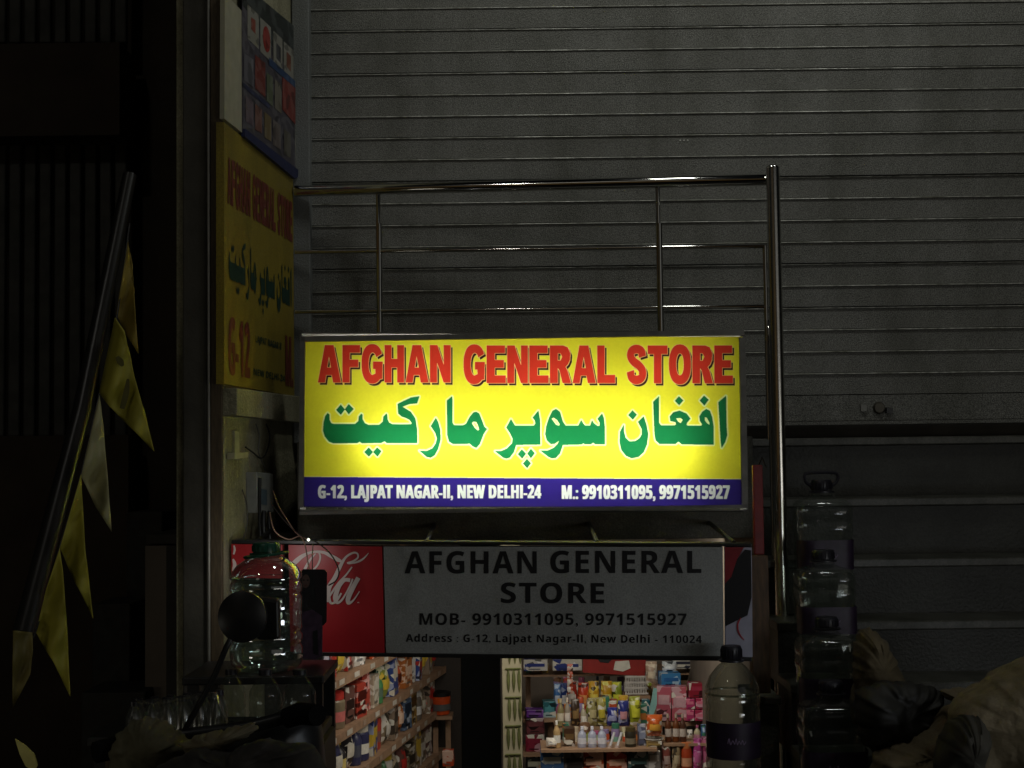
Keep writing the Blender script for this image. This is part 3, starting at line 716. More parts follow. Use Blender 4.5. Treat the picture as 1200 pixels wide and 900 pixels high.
# cable clamp, switch box and wires on the lower wall
sb = thing('switch_box', 'slim grey switch box with cables on the cream wall above the green capped jar', 'switch box', wh(310, 600, .02))
f = [wh(x, y, .03) for x, y in ((301, 553), (320, 555), (321, 600), (302, 601))]
MB().loft(f, [p - wn_ * .03 for p in f]).build('cover', mat('box_grey', (.26, .27, .24), rough=.5), sb, bevel=.002)
f = [wh(x, y, .032) for x, y in ((307, 573), (313, 574), (313, 592), (307, 591))]
MB().loft(f, [p - wn_ * .01 for p in f]).build('switch', mat('box_switch', (.10, .14, .16), rough=.4), sb)
for px in (304.5, 309, 315.5):
    MB().tube([wh(px, 560 if px < 306 else 599, .034), wh(px - .5, 612, .036), wh(px + 1, 640, .05)], .0045 if px != 309 else .006, 8).build('cable', m_black, sb)
ck = thing('wall_bracket', 'small pale metal bracket fixed to the cream wall under the ledge', 'bracket', wh(280, 535, .01))
f = [wh(x, y, .006) for x, y in ((275, 505), (280.5, 506), (281, 538), (275.5, 538))]
MB().loft(f, [p - wn_ * .006 for p in f]).build('plate', mat('bracket_paint', (.42, .40, .25), rough=.5), ck, bevel=.001)
f = [wh(x, y, .022) for x, y in ((275, 531), (291, 530), (291, 536), (275, 538))]
MB().loft(f, [p - wn_ * .02 for p in f]).build('arm', mat('bracket_paint', (.42, .40, .25)), ck, bevel=.001)
m_wire = mat('grey_wire', (.10, .095, .08), rough=.6)
m_wire2 = mat('red_wire', (.16, .09, .06), rough=.6)
def wire(pts, lab, r=.0018, m=None, hit=None, off=.012):
    h = hit or wh
    q = smoothline([h(x, y, off) for x, y in pts], 5)
    tag(MB().tube(q, r, 6).build('wire', m or m_wire), lab, 'wire', 'loose wires on the left wall')
wire([(300, 497), (304, 512), (303, 530), (310, 548), (311, 554)], 'thin wire running from the ledge down to the switch box')
wire([(312, 497), (316, 510), (313, 528), (306, 537), (296, 530), (288, 524)], 'wire curling back under the ledge towards the bracket', .0022, m_black)
wire([(284, 574), (289, 590), (290, 610), (286, 630), (285, 636)], 'thin wire hanging on the wall left of the switch box')
bw = lambda x, y, o: P(x, y, 3.50)
wire([(320, 575), (326, 592), (336, 608), (345, 622), (356, 634), (361, 660), (364, 680)], 'brown wire drooping from the switch box in front of the red panel', .0016, m_wire2, bw)
wire([(318, 590), (330, 606), (350, 626), (372, 636), (388, 650), (397, 668), (394, 680), (385, 686)], 'dark wire looping over the script lettering', .0016, m_black, bw)
wire([(316, 600), (322, 622), (338, 632), (352, 628), (362, 634)], 'short wire bundled at the corner of the red panel', .0016, m_wire2, bw)
led = tag(MB().lathe(P(361.5, 632.5, 3.49), [(0, -.004), (.004, 0), (0, .004)], 8).build('indicator_light', emis('led', (.9, 1, .8), 3)), 'tiny white indicator light above the red panel', 'light')

# ---------------------------------------------------------------- dark recess on the far left: shutter gate and lintel
RY = 4.75
gt = thing('recess_gate', 'dark gate of vertical bars in the recess at far left', 'gate', P(70, 800, RY))
m_bar = mat('gate_bar', (.085, .085, .075), rough=.7, var=.3, scale=15)
xs_ = [-22 + i * 17.6 for i in range(10)]
for lo_, hi_ in ((-60, 52), (158, 512)):
    for x in xs_:
        a, b = P(x, lo_, RY), P(x + 13, lo_, RY); c = P(x, hi_, RY)
        MB().box((a.x, RY - .02, c.z), (b.x, RY + .01, a.z)).build('bar', m_bar, gt, bevel=.006)
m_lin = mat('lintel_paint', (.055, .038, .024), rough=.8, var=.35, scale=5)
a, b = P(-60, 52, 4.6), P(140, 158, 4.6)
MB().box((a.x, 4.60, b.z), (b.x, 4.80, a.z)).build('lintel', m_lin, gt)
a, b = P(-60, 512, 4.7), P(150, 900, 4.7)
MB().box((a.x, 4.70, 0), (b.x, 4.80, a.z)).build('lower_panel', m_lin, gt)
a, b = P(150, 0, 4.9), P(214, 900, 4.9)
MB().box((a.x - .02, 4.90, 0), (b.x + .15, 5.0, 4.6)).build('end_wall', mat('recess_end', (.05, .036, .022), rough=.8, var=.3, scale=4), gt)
cb = thing('stacked_cartons', 'dark worn cartons stacked in the recess behind the pennants', 'cartons', P(135, 900, 4.1))
for (x0, y0, x1, y1, yy) in ((108, 708, 152, 812, 4.1), (148, 600, 190, 812, 4.3), (95, 812, 170, 960, 3.9)):
    a, b = P(x0, y0, yy), P(x1, y1, yy)
    MB().box((a.x, yy, b.z), (b.x, yy + .22, a.z)).build('carton', mat('dark_carton', (.035, .032, .026), rough=.8, var=.3), cb, bevel=.004)

# ---------------------------------------------------------------- leaning pole with pennants
lp = tag(MB().tube([P(152, 205, 3.55), P(96, 480, 3.35), P(28, 742, 3.15)], [.017, .021, .024], 14).build('leaning_pole', mat('dark_pole', (.02, .018, .015), rough=.35, spec=.6)), 'dark pole leaning in the recess behind the row of yellow pennants', 'pole')
bu = thing('pennant_string', 'string of yellow triangular pennants hanging along the dark leaning pole', 'bunting', P(90, 600, 3.2))
def yat(py): return 3.52 - (py - 205) / (742 - 205) * .42
rope = [(152, 262), (137, 372), (117, 460), (95, 556), (70, 642), (42, 740), (36, 742)]
MB().tube(smoothline([P(x, y, yat(y) - .03) for x, y in rope], 4), .002, 6).build('string', m_black, bu)
m_pen = [mat('pennant_yellow', (.40, .36, .04), rough=.6, var=.15, scale=12), mat('pennant_pale', (.42, .40, .20), rough=.5, var=.15, scale=12), mat('pennant_ochre', (.30, .22, .03), rough=.6, var=.2, scale=12), mat('pennant_dull', (.16, .13, .03), rough=.6, var=.2)]
pens = [([(150, 283), (155, 310), (157.6, 347), (162, 415), (148, 392), (136, 368)], 2),
        ([(135, 372), (146, 388), (157.6, 441), (170, 485), (181, 529), (155, 503), (128, 476), (116.5, 460)], 0),
        ([(116.7, 463), (121, 500), (126.5, 561), (130.5, 623), (112, 593), (95, 558)], 1),
        ([(94.7, 556), (97, 590), (100, 643), (105, 690), (109.5, 725), (88, 682), (70, 642)], 0),
        ([(70, 642), (74, 670), (77, 713), (80, 765), (82.6, 816), (62, 775), (42, 741), (54, 690)], 0),
        ([(15, 739), (38, 741), (38, 765), (35, 790), (24, 812), (15, 830)], 3)]
for i, (pp, mi) in enumerate(pens):
    n = len(pp); cx = sum(p[0] for p in pp) / n; cy = sum(p[1] for p in pp) / n
    pts = smoothline([Vector((x, y, 0)) for x, y in pp], 1, closed=True) if 0 else [Vector((x, y, 0)) for x, y in pp]
    fr2 = []
    # finely cut cloth with a soft wave
    m = MB(); tri = tessellate_polygon([pts]); bmx = bmesh.new(); vs = [bmx.verts.new((p.x, p.y, 0)) for p in pts]
    for t_ in tri: bmx.faces.new([vs[k] for k in t_])
    for _ in range(3): bmesh.ops.subdivide_edges(bmx, edges=bmx.edges, cuts=1, use_grid_fill=True)
    bmx.verts.index_update()
    for v in bmx.verts:
        wv = .016 * math.sin(v.co.x * .17 + v.co.y * .04 + i * 1.9) + .007 * math.sin(v.co.y * .16 + v.co.x * .1 + i)
        m.v.append(P(v.co.x, v.co.y, yat(cy) - .035 + wv - .01 * (i % 2)))
    m.f = [tuple(v.index for v in f.verts) for f in bmx.faces]; bmx.free(); m.sm = True
    o = m.build('pennant', m_pen[mi], bu, smooth=True); sm = o.modifiers.new('thick', 'SOLIDIFY'); sm.thickness = .0012
    if i == 1:
        mk = MB()
        ribbon(mk, [(137, 418, 4), (141, 424, 8), (144, 429, 3)], lambda x, y, o: P(x, y, yat(cy) - .065 - o), 0)
        ribbon(mk, [(150, 444, 3), (148, 460, 7), (143, 479, 6)], lambda x, y, o: P(x, y, yat(cy) - .065 - o), 0)
        mk.build('black_marking', mat('pennant_ink', (.13, .12, .03), rough=.6), o)
lf = [P(x, y, 2.9) for x, y in ((17.5, 866), (30, 874), (40, 884), (44, 897), (40, 904), (30, 898), (23, 884))]
tag(MB().loft(lf, [p + Vector((0, .004, 0)) for p in lf]).build('pennant_tip', mat('bright_pennant', (.62, .56, .16), rough=.5, var=.2)), 'small bright yellow pennant tip poking into the bottom left corner', 'pennant')

# ---------------------------------------------------------------- red strip and brown board right of the banner
y_ = 3.62
a, b = P(882, 545, y_), P(896, 650, y_)
rs_ = thing('red_strip', 'narrow red hanging strip between the yellow lightbox and the steel posts', 'strip', ((a.x + b.x) / 2, y_, b.z))
MB().box((a.x, y_, b.z), (b.x, y_ + .02, a.z)).build('strip', mat('strip_red', (.20, .012, .012), rough=.5, var=.3), rs_, bevel=.003)
MB().tube([P(889, 546, y_ + .01), P(893, 536, y_ + .01), P(898, 548, y_ + .04)], .002, 6).build('hook', m_steel, rs_)
a, b = P(878, 651, y_), P(903, 812, y_)
bo = tag(MB().box((a.x, y_ - .01, b.z), (b.x, y_ + .03, a.z)).build('brown_board', mat('brown_board', (.10, .055, .025), rough=.6, var=.4, scale=20, aniso=(5, 5, 1)), bevel=.003), 'upright brown board under the red strip beside the doorway bottle', 'board')
a, b = P(884, 826, 3.66), P(910, 900, 3.66)
gp = thing('low_pier', 'low grey concrete pier behind the steel post at the doorway', 'pier', (b.x, 3.7, 0))
MB().box((a.x, 3.66, 0), (b.x + .01, 3.86, a.z)).build('shaft', m_conc, gp, bevel=.006)
MB().box((a.x - .01, 3.652, a.z + .001), (b.x + .015, 3.87, a.z + .02)).build('cap', m_conc, gp, bevel=.004)

# ---------------------------------------------------------------- water jars
m_cap = mat('dark_cap', (.015, .014, .02), rough=.4); m_lab = mat('purple_label', (.022, .011, .030), rough=.5, var=.35, scale=40)
m_gcap = mat('green_cap', (.010, .085, .050), rough=.35, var=.15)
m_labp = mat('label_print', (.22, .16, .26), rough=.5)
def jar_prof(r, h, ribs=True, sq=0):
    if sq: return [(0, .004), (r * .85, 0), (r * .97, .010), (r, .03), (r, h * .30), (r * .96, h * .33), (r * .96, h * .60), (r, h * .63), (r * 1.0, h * .70), (r * .965, h * .715), (r, h * .73), (r, h * .79), (r * .95, h * .825), (r * .82, h * .85), (r * .5, h * .872), (r * .36, h * .89), (r * .33, h * .93)]
    pr = [(0, .004), (r * .80, .0), (r * .96, .012), (r, .03)]
    z = .05
    while z < h * .70:
        if ribs and not (.36 * h < z < .56 * h): pr += [(r, z), (r * .955, z + .008), (r, z + .016)]
        else: pr.append((r * .985, z))
        z += .028
    pr += [(r, h * .72), (r * .97, h * .76), (r * .82, h * .82), (r * .55, h * .875), (r * .34, h * .905), (r * .33, h * .93), (0, h * .931)]
    return pr
def make_jar(loc, r, h, label, group, capm=None, lab=True, sq=0, shellm=None, loop=True, name='water_jar', rot=0):
    L = Vector(loc); t = thing(name, label, 'water jar', L, group); sm = shellm or m_clear
    MB().lathe(L, jar_prof(r, h, True, sq), 48, sq=sq).build('body', sm, t)
    c = MB().lathe(L, [(r * .36, h * .925), (r * .38, h * .93), (r * .38, h * .985), (r * .34, h), (0, h)], 24)
    cp = c.build('cap', capm or m_cap, t)
    g = MB()
    for k in range(20):
        a = 2 * PI * k / 20; g.tube([L + Vector((math.cos(a) * r * .385, math.sin(a) * r * .385, z)) for z in (h * .935, h * .98)], .0012, 4)
    g.build('ridges', capm or m_cap, cp)
    MB().lathe(L, [(r * .36, h * .905), (r * .46, h * .908), (r * .46, h * .918), (r * .36, h * .922)], 24).build('neck_ring', capm or m_cap, t)
    if loop == 2:
        a = [L + Vector((math.cos(2 * PI * k / 16) * r * .60, -abs(math.sin(2 * PI * k / 16)) * 0 + math.sin(2 * PI * k / 16) * r * .60, h * (.905 + .02 * math.cos(2 * PI * k / 16)))) for k in range(17)]
        MB().tube(a, .0032, 8).build('carry_handle', capm or m_cap, t)
    elif loop:
        a = [L + Vector((math.cos(rot) * x, math.sin(rot) * x, z)) for x, z in ((-r * .34, h * .95), (-r * .58, h * .99), (-r * .56, h * 1.045), (0, h * 1.055), (r * .56, h * 1.045), (r * .58, h * .99), (r * .34, h * .95))]
        MB().tube(smoothline(a, 4), .0045, 8).build('carry_handle', capm or m_cap, t)
    if lab:
        # a printed band facing the street
        z0, z1 = h * .36, h * .57; m = MB(); m.sm = True; n = 20; rr = r * 1.004
        for k in range(n + 1):
            aa = -PI / 2 + (k / n - .5) * PI * .9
            q = 1 if not sq else (abs(math.cos(aa)) ** sq + abs(math.sin(aa)) ** sq) ** (-1 / sq)
            for z in (z0, z1): m.v.append(L + Vector((math.cos(aa) * rr * q, math.sin(aa) * rr * q, z)))
        m.f = [(2 * k, 2 * k + 2, 2 * k + 3, 2 * k + 1) for k in range(n)]
        lb = m.build('label', m_lab, t)
        hh = lambda x, y, o: L + Vector((x, -math.sqrt(max((rr * 1.01) ** 2 - x * x, 0)) if not sq else -rr * 1.012, y))
        # ribbon width floor is in pixels; rebuild with metric width
        rb = MB(); pts = [(-.4, .46), (-.25, .49), (-.1, .455), (.1, .485), (.3, .455), (.42, .475)]
        rb.tube(smoothline([hh(x * r * .8, (y - .465) * h * .6 + h * .465, 0) for x, y in [(-.42, .45), (-.36, .50), (-.30, .44), (-.2, .48), (-.12, .445), (-.05, .50), (0, .44), (.08, .475), (.16, .445), (.24, .48), (.30, .44), (.40, .47)]], 4), .0011, 5); rb.build('wordmark', m_labp, lb)
    return t
# four on the stairs, each on its own step
JH = .335
m_grip = mat('grip_rubber', (.010, .010, .010), rough=.95, spec=.05)
spots = [(963, 3), (965, 4), (969, 5), (974, 6)]
labs = ['clear water jar with a loop handle standing highest on the stairs beside the steel post',
        'clear water jar second from the top of the row down the stairs',
        'clear water jar third down the row on the stairs beside the brown sack',
        'clear water jar lowest in the row on the stairs at the bottom edge']
tops = [588, 668, 748, 826]
for i, ((px, si), lb, ty) in enumerate(zip(spots, labs, tops)):
    yy = ys[si] + .085 - (.0)
    q = P(px, ty, yy); z0 = zs[si]
    h = (q.z - z0) / .84
    make_jar((q.x, yy, z0), .072 + .0 * i, h, lb, 'water jars standing on the stairs', sq=5, loop=(i == 0))
# the doorway jar on its low plinth
q = P(857.5, 790, 3.42)
pl = thing('low_plinth', 'low stone plinth at the doorway under the clear jar', 'plinth', (q.x, 3.42, 0))
zt = q.z - .33
MB().box((q.x - .12, 3.32, 0), (q.x + .10, 3.56, zt)).build('block', m_conc, pl, bevel=.005)
make_jar((q.x, 3.42, zt + .001), .064, .33 / .86 * 1.03, 'clear water jar with purple label standing in the doorway under the banner', None, loop=False, shellm=shell('dusky_clear_plastic', (.68, .71, .66), .03, .04, .04, .5))
# the jar with the green cap on a crate left of the doorway
q = P(312.5, 784, 3.30); JZ = q.z
make_jar((q.x, 3.30, JZ), .082, (P(312, 636, 3.30).z - JZ) / 1.0, 'big ribbed clear jar with green cap in front of the red panel', None, capm=m_gcap, lab=False, shellm=m_green_shell, loop=2)
tb = thing('bottle_table', 'dark low table left of the doorway carrying the bottles and the green capped jar', 'table', (-.62, 3.25, 0))
a, b = P(255, 784, 3.42), P(378, 784, 3.18)
MB().box((P(225, 786, 3.3).x, 3.20, JZ - .02), (b.x, 3.46, JZ - .002)).build('table_top', m_black, tb, bevel=.003)
for x in (P(230, 786, 3.3).x, b.x - .03):
    for y in (3.21, 3.42): MB().box((x, y, 0), (x + .025, y + .025, JZ - .02)).build('leg', m_black, tb)
# small bottles in front, standing on a lower bench
bz = P(310, 850, 3.05).z
bc = thing('bottle_bench', 'low dark bench in front of the table carrying small water bottles', 'bench', (-.62, 3.0, 0))
MB().box((P(120, 850, 3.05).x, 2.94, bz - .02), (P(378, 850, 3.0).x, 3.16, bz)).build('bench_top', m_black, bc, bevel=.003)
for x in (P(125, 850, 3.05).x, P(370, 850, 3.05).x): MB().box((x, 2.96, 0), (x + .03, 3.14, bz - .02)).build('leg', m_black, bc)
def small_bottle(loc, r, h, label, group):
    L = Vector(loc); t = thing('small_bottle', label, 'bottle', L, group)
    pr = [(0, .003), (r * .85, 0), (r, .008), (r, h * .2), (r * .94, h * .24), (r, h * .28), (r, h * .55), (r * .96, h * .62), (r * .6, h * .80), (r * .36, h * .88), (r * .34, h * .92)]
    MB().lathe(L, pr, 24).build('body', m_clear, t)
    MB().lathe(L, [(r * .42, h * .90), (r * .42, h * .995), (r * .36, h), (0, h)], 16).build('cap', m_cap, t)
for px, lab_ in ((271, 'small clear bottle left of the front pair below the green capped jar'), (311, 'small clear bottle centred below the green capped jar'), (351, 'small clear bottle right of the other two below the green capped jar')):
    yy = 3.05 + (.05 if px == 271 else 0)
    q = P(px, 784, yy); small_bottle((q.x, yy, bz), .034 if px != 271 else .03, q.z - bz, lab_, 'small water bottles below the green capped jar')
# a film-wrapped pack of bottles
pk = thing('bottle_pack', 'film wrapped pack of small water bottles lying left of the mirror stalk', 'bottle pack', P(205, 858, 2.95))
pz = P(205, 866, 2.95).z
for i in range(6):
    for j in range(2):
        px = 157 + i * 19 + j * 5; yy = 2.90 + j * .07
        q = P(px, 822 - i * 2 + j * -3, yy); L = Vector((q.x, yy, pz)); h = q.z - pz; r = .017
        MB().lathe(L, [(r, 0), (r, h * .6), (r * .6, h * .82), (r * .38, h * .9), (r * .42, h * .91), (r * .42, h), (0, h)], 14).build('bottle', m_film, pk)
        MB().lathe(L, [(r * .5, h * .90), (r * .5, h * 1.01), (0, h * 1.015)], 12).build('cap', m_cap, pk)
fl = MB(); fl.sm = True; nx, ny = 26, 10
for j in range(ny + 1):
    for i in range(nx + 1):
        px = 146 + 122 * i / nx; yy = 2.865 + .125 * j / ny
        edge = min(i, nx - i) / 3
        py = 824 - 14 * i / nx + 38 * max(0, 1 - min(1, edge)) + random.uniform(-1.6, 1.6) + (6 if j == 0 else 0)
        fl.v.append(P(px, py, yy))
fl.f = [(j * (nx + 1) + i, j * (nx + 1) + i + 1, (j + 1) * (nx + 1) + i + 1, (j + 1) * (nx + 1) + i) for j in range(ny) for i in range(nx)]
fl.build('film', m_film, pk, smooth=True)
MB().box((P(140, 866, 2.9).x, 2.80, pz - .03), (P(272, 866, 2.9).x, 3.02, pz - .001)).build('tray', m_edge, pk)

# ---------------------------------------------------------------- hanging card with a picture of a woman
HC = 3.40
hc = thing('hanging_card', 'dark hanging card with a faint picture of a woman in purple beside the script lettering', 'card', P(367, 735, HC))
c = [(355, 667), (380, 667.5), (383, 671), (382.5, 729), (379, 733), (354, 734), (352, 731), (351.5, 671)]
f = [P(x, y, HC) for x, y in c]
cd = MB().loft(f, [p + Vector((0, .006, 0)) for p in f]).build('card', mat('card_black', (.012, .007, .010), rough=.5), hc)
def cq(pts, name, colr, o): return MB().flat([[P(x, y, HC - o) for x, y in pts]]).build(name, colr, cd)
cq([(358 + 5.2 * math.cos(k * PI / 8), 681 + 8.2 * math.sin(k * PI / 8)) for k in range(16)], 'face_print', mat('print_skin', (.13, .075, .06), rough=.6), .0012)
hr = MB(); ribbon(hr, [(353, 690, 2), (353.5, 676, 2.5), (359, 671, 4), (365, 676, 5), (366, 692, 5), (369, 706, 4)], lambda x, y, o: P(x, y, HC - .0016 - o), 0); hr.build('hair_print', m_ink, cd)
for x in (356, 360.6): cq([(x - 1.1, 679), (x + 1.1, 679), (x + 1, 680.6), (x - 1, 680.6)], 'eye_print', m_ink, .0020)
cq([(356.3, 685.5), (358.5, 685), (360.4, 685.6), (358.4, 686.8)], 'mouth_print', mat('print_lip', (.16, .03, .03), rough=.6), .0020)
m_purp = mat('purple_cloth_print', (.060, .030, .058), rough=.7, var=.4, scale=50)
lw2 = [P(x, y, HC + .004) for x, y in ((353, 718), (366, 714), (378, 722), (377.5, 768), (370, 773), (354, 771))]
cd2 = MB().loft([p - Vector((0, .006, 0)) for p in lw2], [p + Vector((0, .004, 0)) for p in lw2]).build('garment_print', m_purp, hc)
MB().flat([[P(x, y, HC - .0036) for x, y in ((367, 740), (372, 738), (373, 768), (367.5, 766))]]).build('dark_fold_print', m_ink, cd2)
MB().tube([P(366, 667, HC), P(366, 650, HC), P(367, 637, 3.55)], .0012, 6).build('string', m_wire, hc)

# ---------------------------------------------------------------- parked scooter with mirror (front left, mostly below the frame)
sy = 2.75
sc_ = thing('parked_scooter', 'black scooter in deep shadow with a round mirror on a thin stalk', 'scooter', (P(300, 900, sy).x, sy, 0))
ms_ = P(213, 862, sy); mc = P(283.5, 723, sy)
MB().tube(smoothline([ms_, P(228, 835, sy), P(252, 790, sy), P(266, 757, sy), P(275, 742, sy + .012)], 4), .0055, 10).build('mirror_stalk', m_black, sc_)
mm = MB().lathe((0, 0, 0), [(0, -.010), (.030, -.008), (.047, .0), (.0475, .012), (.044, .018), (0, .018)], 32)
mm.v = [mc + Vector((v.x * .97, -v.z * -1, v.y * 1.03)) for v in mm.v]; mr = mm.build('mirror_housing', m_black, sc_)
gl = MB().lathe((0, 0, 0), [(0, .0), (.043, .0)], 32); gl.v = [mc + Vector((v.x, .0185, v.y)) for v in gl.v]; gl.build('mirror_glass', mat('mirror_glass', (.7, .7, .7), rough=.05, metal=1.), mr)
c = [P(x, y, sy + .05) for x, y in ((300, 700), (326, 702), (327, 750), (300, 750))]
MB().loft(c, [p + Vector((0, .03, 0)) for p in c]).build('mirror_back_plate', m_black, mr, bevel=.006)
MB().tube(smoothline([P(120, 880, sy - .05), P(170, 868, sy), P(213, 862, sy), P(290, 852, sy + .02), P(345, 838, sy + .02), P(368, 838, sy - .02)], 5), .013, 12).build('handlebar', m_black, sc_)
MB().tube([P(335, 842, sy + .02), P(352, 836, sy + .01), P(372, 838, sy - .03)], [.019, .021, .020], 14).build('grip', m_grip, sc_)
MB().tube([P(112, 882, sy - .06), P(130, 877, sy - .04), P(150, 873, sy - .02)], [.020, .021, .019], 14).build('grip', m_grip, sc_)
def blob(pts2, y, th, name, m, parent=None, seed=1, amp=.014, rings=22, noise=7., rough_=1., folds=7):
    """a body with a traced outline, real depth and creases"""
    out = smoothline([Vector((x, yy, 0)) for x, yy in pts2], 9, closed=True); rj = random.Random(seed)
    ph = [rj.uniform(0, 6.3) for _ in range(4)]
    for k_, p_ in enumerate(out):
        t_ = k_ / len(out) * 2 * PI; w_ = 1.5 * math.sin(t_ * 11 + ph[0]) + 1.1 * math.sin(t_ * 23 + ph[1]) + .8 * math.sin(t_ * 41 + ph[2])
        p_ += Vector((w_ * math.cos(t_), w_ * math.sin(t_), 0)) * min(1, rough_); n = len(out)
    cx = sum(p.x for p in out) / n; cy = sum(p.y for p in out) / n
    from mathutils import noise as nz
    b = MB(); b.sm = True
    for side in (-1, 1):
        for k in range(rings + 1):
            s = math.sin(k / rings * PI / 2); d = math.cos(k / rings * PI / 2)
            for k2, p in enumerate(out):
                q = P(cx + (p.x - cx) * s, cy + (p.y - cy) * s, y); w = nz.fractal(q * noise + Vector((seed * 3.1, 0, 0)), .8, 2.0, 4)
                rg_ = 1 - abs(nz.noise(q * noise * 1.6 + Vector((seed, 5, 0)))) * 2
                fo_ = (1 - abs(math.sin(k2 / len(out) * PI * folds + 2.2 * nz.noise(q * 5 + Vector((seed, 0, 0)))))) ** 2; q.y += side * fo_ * amp * 1.5 * min(1, max(0, (s - .4) * 2)) * (1 - s ** 10); dv = nz.voronoi(q * noise * 1.25 + Vector((seed * 1.7, 0, 0)))[0]; q.y += side * (th * d) - side * -1 * (dv[1] - dv[0]) * amp * 5.0 * (1 - s ** 8) + (w * amp * .8 + rg_ * amp * .9 + (abs(nz.noise(q * noise * 3.1 + Vector((9, seed, 0)))) - .3) * amp * 1.2) * (1 - s ** 6); b.v.append(q)
    N_ = (rings + 1) * n
    for side in (0, 1):
        for k in range(rings):
            for i in range(n):
                a = side * N_ + k * n + i; c_ = side * N_ + k * n + (i + 1) % n
                b.f.append((a, c_, c_ + n, a + n))
    o = b.build(name, m, parent, smooth=True)
    return o
m_sblk = mat('scooter_paint', (.015, .015, .016), rough=.35, spec=.5)
blob([(225, 880), (262, 862), (300, 848), (330, 832), (352, 828), (372, 838), (380, 880), (378, 960), (300, 1000), (230, 960)], sy + .12, .10, 'front_cowl', m_sblk, sc_, 2, .002, rough_=0, folds=0)
blob([(180, 940), (300, 925), (380, 935), (385, 985), (300, 1005), (190, 990)], sy - .25, .16, 'seat', m_black, sc_, 3, .002, rough_=0, folds=0)
for dx, nm in ((.55, 'wheel'), (-.55, 'wheel')):
    cxw = P(300, 900, sy).x; wy = sy + dx
    w = MB(); w.tube([Vector((cxw + .0, wy + .20 * math.cos(a), .245 + .20 * math.sin(a))) for a in [2 * PI * k / 28 for k in range(29)]], .045, 10); wo = w.build(nm, m_black, sc_)
    MB().tube([Vector((cxw - .03, wy, .245)), Vector((cxw + .03, wy, .245))], .13, 20).build('hub', m_steel, wo)
MB().box((P(300, 900, sy).x - .13, sy - .35, .25), (P(300, 900, sy).x + .13, sy + .25, .32)).build('floorboard', m_sblk, sc_, bevel=.01)
MB().tube([Vector((P(300, 900, sy).x, sy + .1, .95)), Vector((P(300, 900, sy).x, sy + .52, .3))], .03, 10).build('fork', m_sblk, sc_)
m_olive = mat('olive_cloth', (.10, .09, .05), rough=.85, var=.3, scale=10, bump=.3, bscale=50)
tag(blob([(212, 872), (235, 862), (262, 856), (296, 848), (300, 856), (272, 872), (245, 888), (225, 885)], 2.64, .03, 'draped_cloth', mat('tan_cloth', (.14, .12, .07), rough=.85, var=.2), None, 5, .006), 'tan cloth draped over the scooter at the foot of the mirror stalk', 'cloth')
tag(blob([(130, 880), (150, 850), (175, 842), (205, 858), (225, 880), (215, 930), (140, 930)], 2.70, .06, 'olive_bag', m_olive, None, 6, .01), 'crumpled olive bag in front of the wrapped bottle pack', 'bag')
tag(blob([(180, 905), (225, 880), (262, 885), (300, 868), (340, 872), (372, 880), (372, 940), (180, 940)], 2.56, .06, 'dark_bundle', mat('dark_bundle', (.028, .024, .02), rough=.9, var=.4), None, 7, .012), 'dark bundle lying along the bottom edge below the tan cloth', 'bundle')
# ---------------------------------------------------------------- sacks on the right
m_sack = mat('brown_paper_sack', (.115, .088, .045), rough=.85, var=.25, scale=8, bump=1., bscale=22)
m_tarp = mat('tan_tarpaulin', (.20, .16, .095), rough=.8, var=.2, scale=30, bump=1., bscale=20)
tag(blob([(1002, 800), (1003, 770), (1008, 744), (1014, 737), (1022, 740), (1030, 745), (1044, 765), (1056, 790), (1066, 815), (1060, 850), (1004, 850)], 3.36, .07, 'paper_sack', m_sack, None, 11, .010), 'tall brown paper sack leaning beside the water jars on the stairs', 'sack')
tag(blob([(1004, 815), (1030, 800), (1062, 800), (1092, 806), (1104, 814), (1098, 842), (1082, 870), (1060, 900), (1020, 880), (1006, 850)], 3.22, .08, 'black_bag', mat('black_bag', (.014, .013, .010), rough=.6, var=.3), None, 12, .012), 'black plastic bag slumped in front of the brown paper sack', 'bag')
tag(blob([(1150, 806), (1185, 785), (1225, 762), (1260, 770), (1270, 900), (1262, 960), (1150, 960), (1120, 880), (1118, 830)], 3.05, .14, 'tan_tarpaulin', m_tarp, None, 13, .02, 14, 4), 'large tan tarpaulin heaped in the bottom right corner', 'tarpaulin')
tag(blob([(1104, 810), (1130, 806), (1165, 800), (1180, 830), (1160, 856), (1140, 846), (1120, 826)], 3.16, .05, 'tarpaulin_flap', m_tarp, None, 17, .008, 9, 5), 'folded flap of tan cloth left of the large tarpaulin', 'cloth')
tag(blob([(1020, 905), (1040, 880), (1070, 872), (1100, 850), (1112, 828), (1124, 830), (1128, 860), (1140, 900), (1120, 960), (1030, 960)], 3.10, .07, 'folded_sack', m_sack, None, 14, .014, 10, 9), 'creased brown sack folded below the black bag at the bottom edge', 'sack')
tag(blob([(1120, 845), (1140, 838), (1156, 852), (1152, 890), (1140, 930), (1112, 940), (1095, 900), (1105, 870)], 2.98, .06, 'dark_sack', mat('dark_sack', (.03, .026, .017), rough=.85, var=.3), None, 15, .01), 'small dark sack in front of the tarpaulin corner', 'sack')

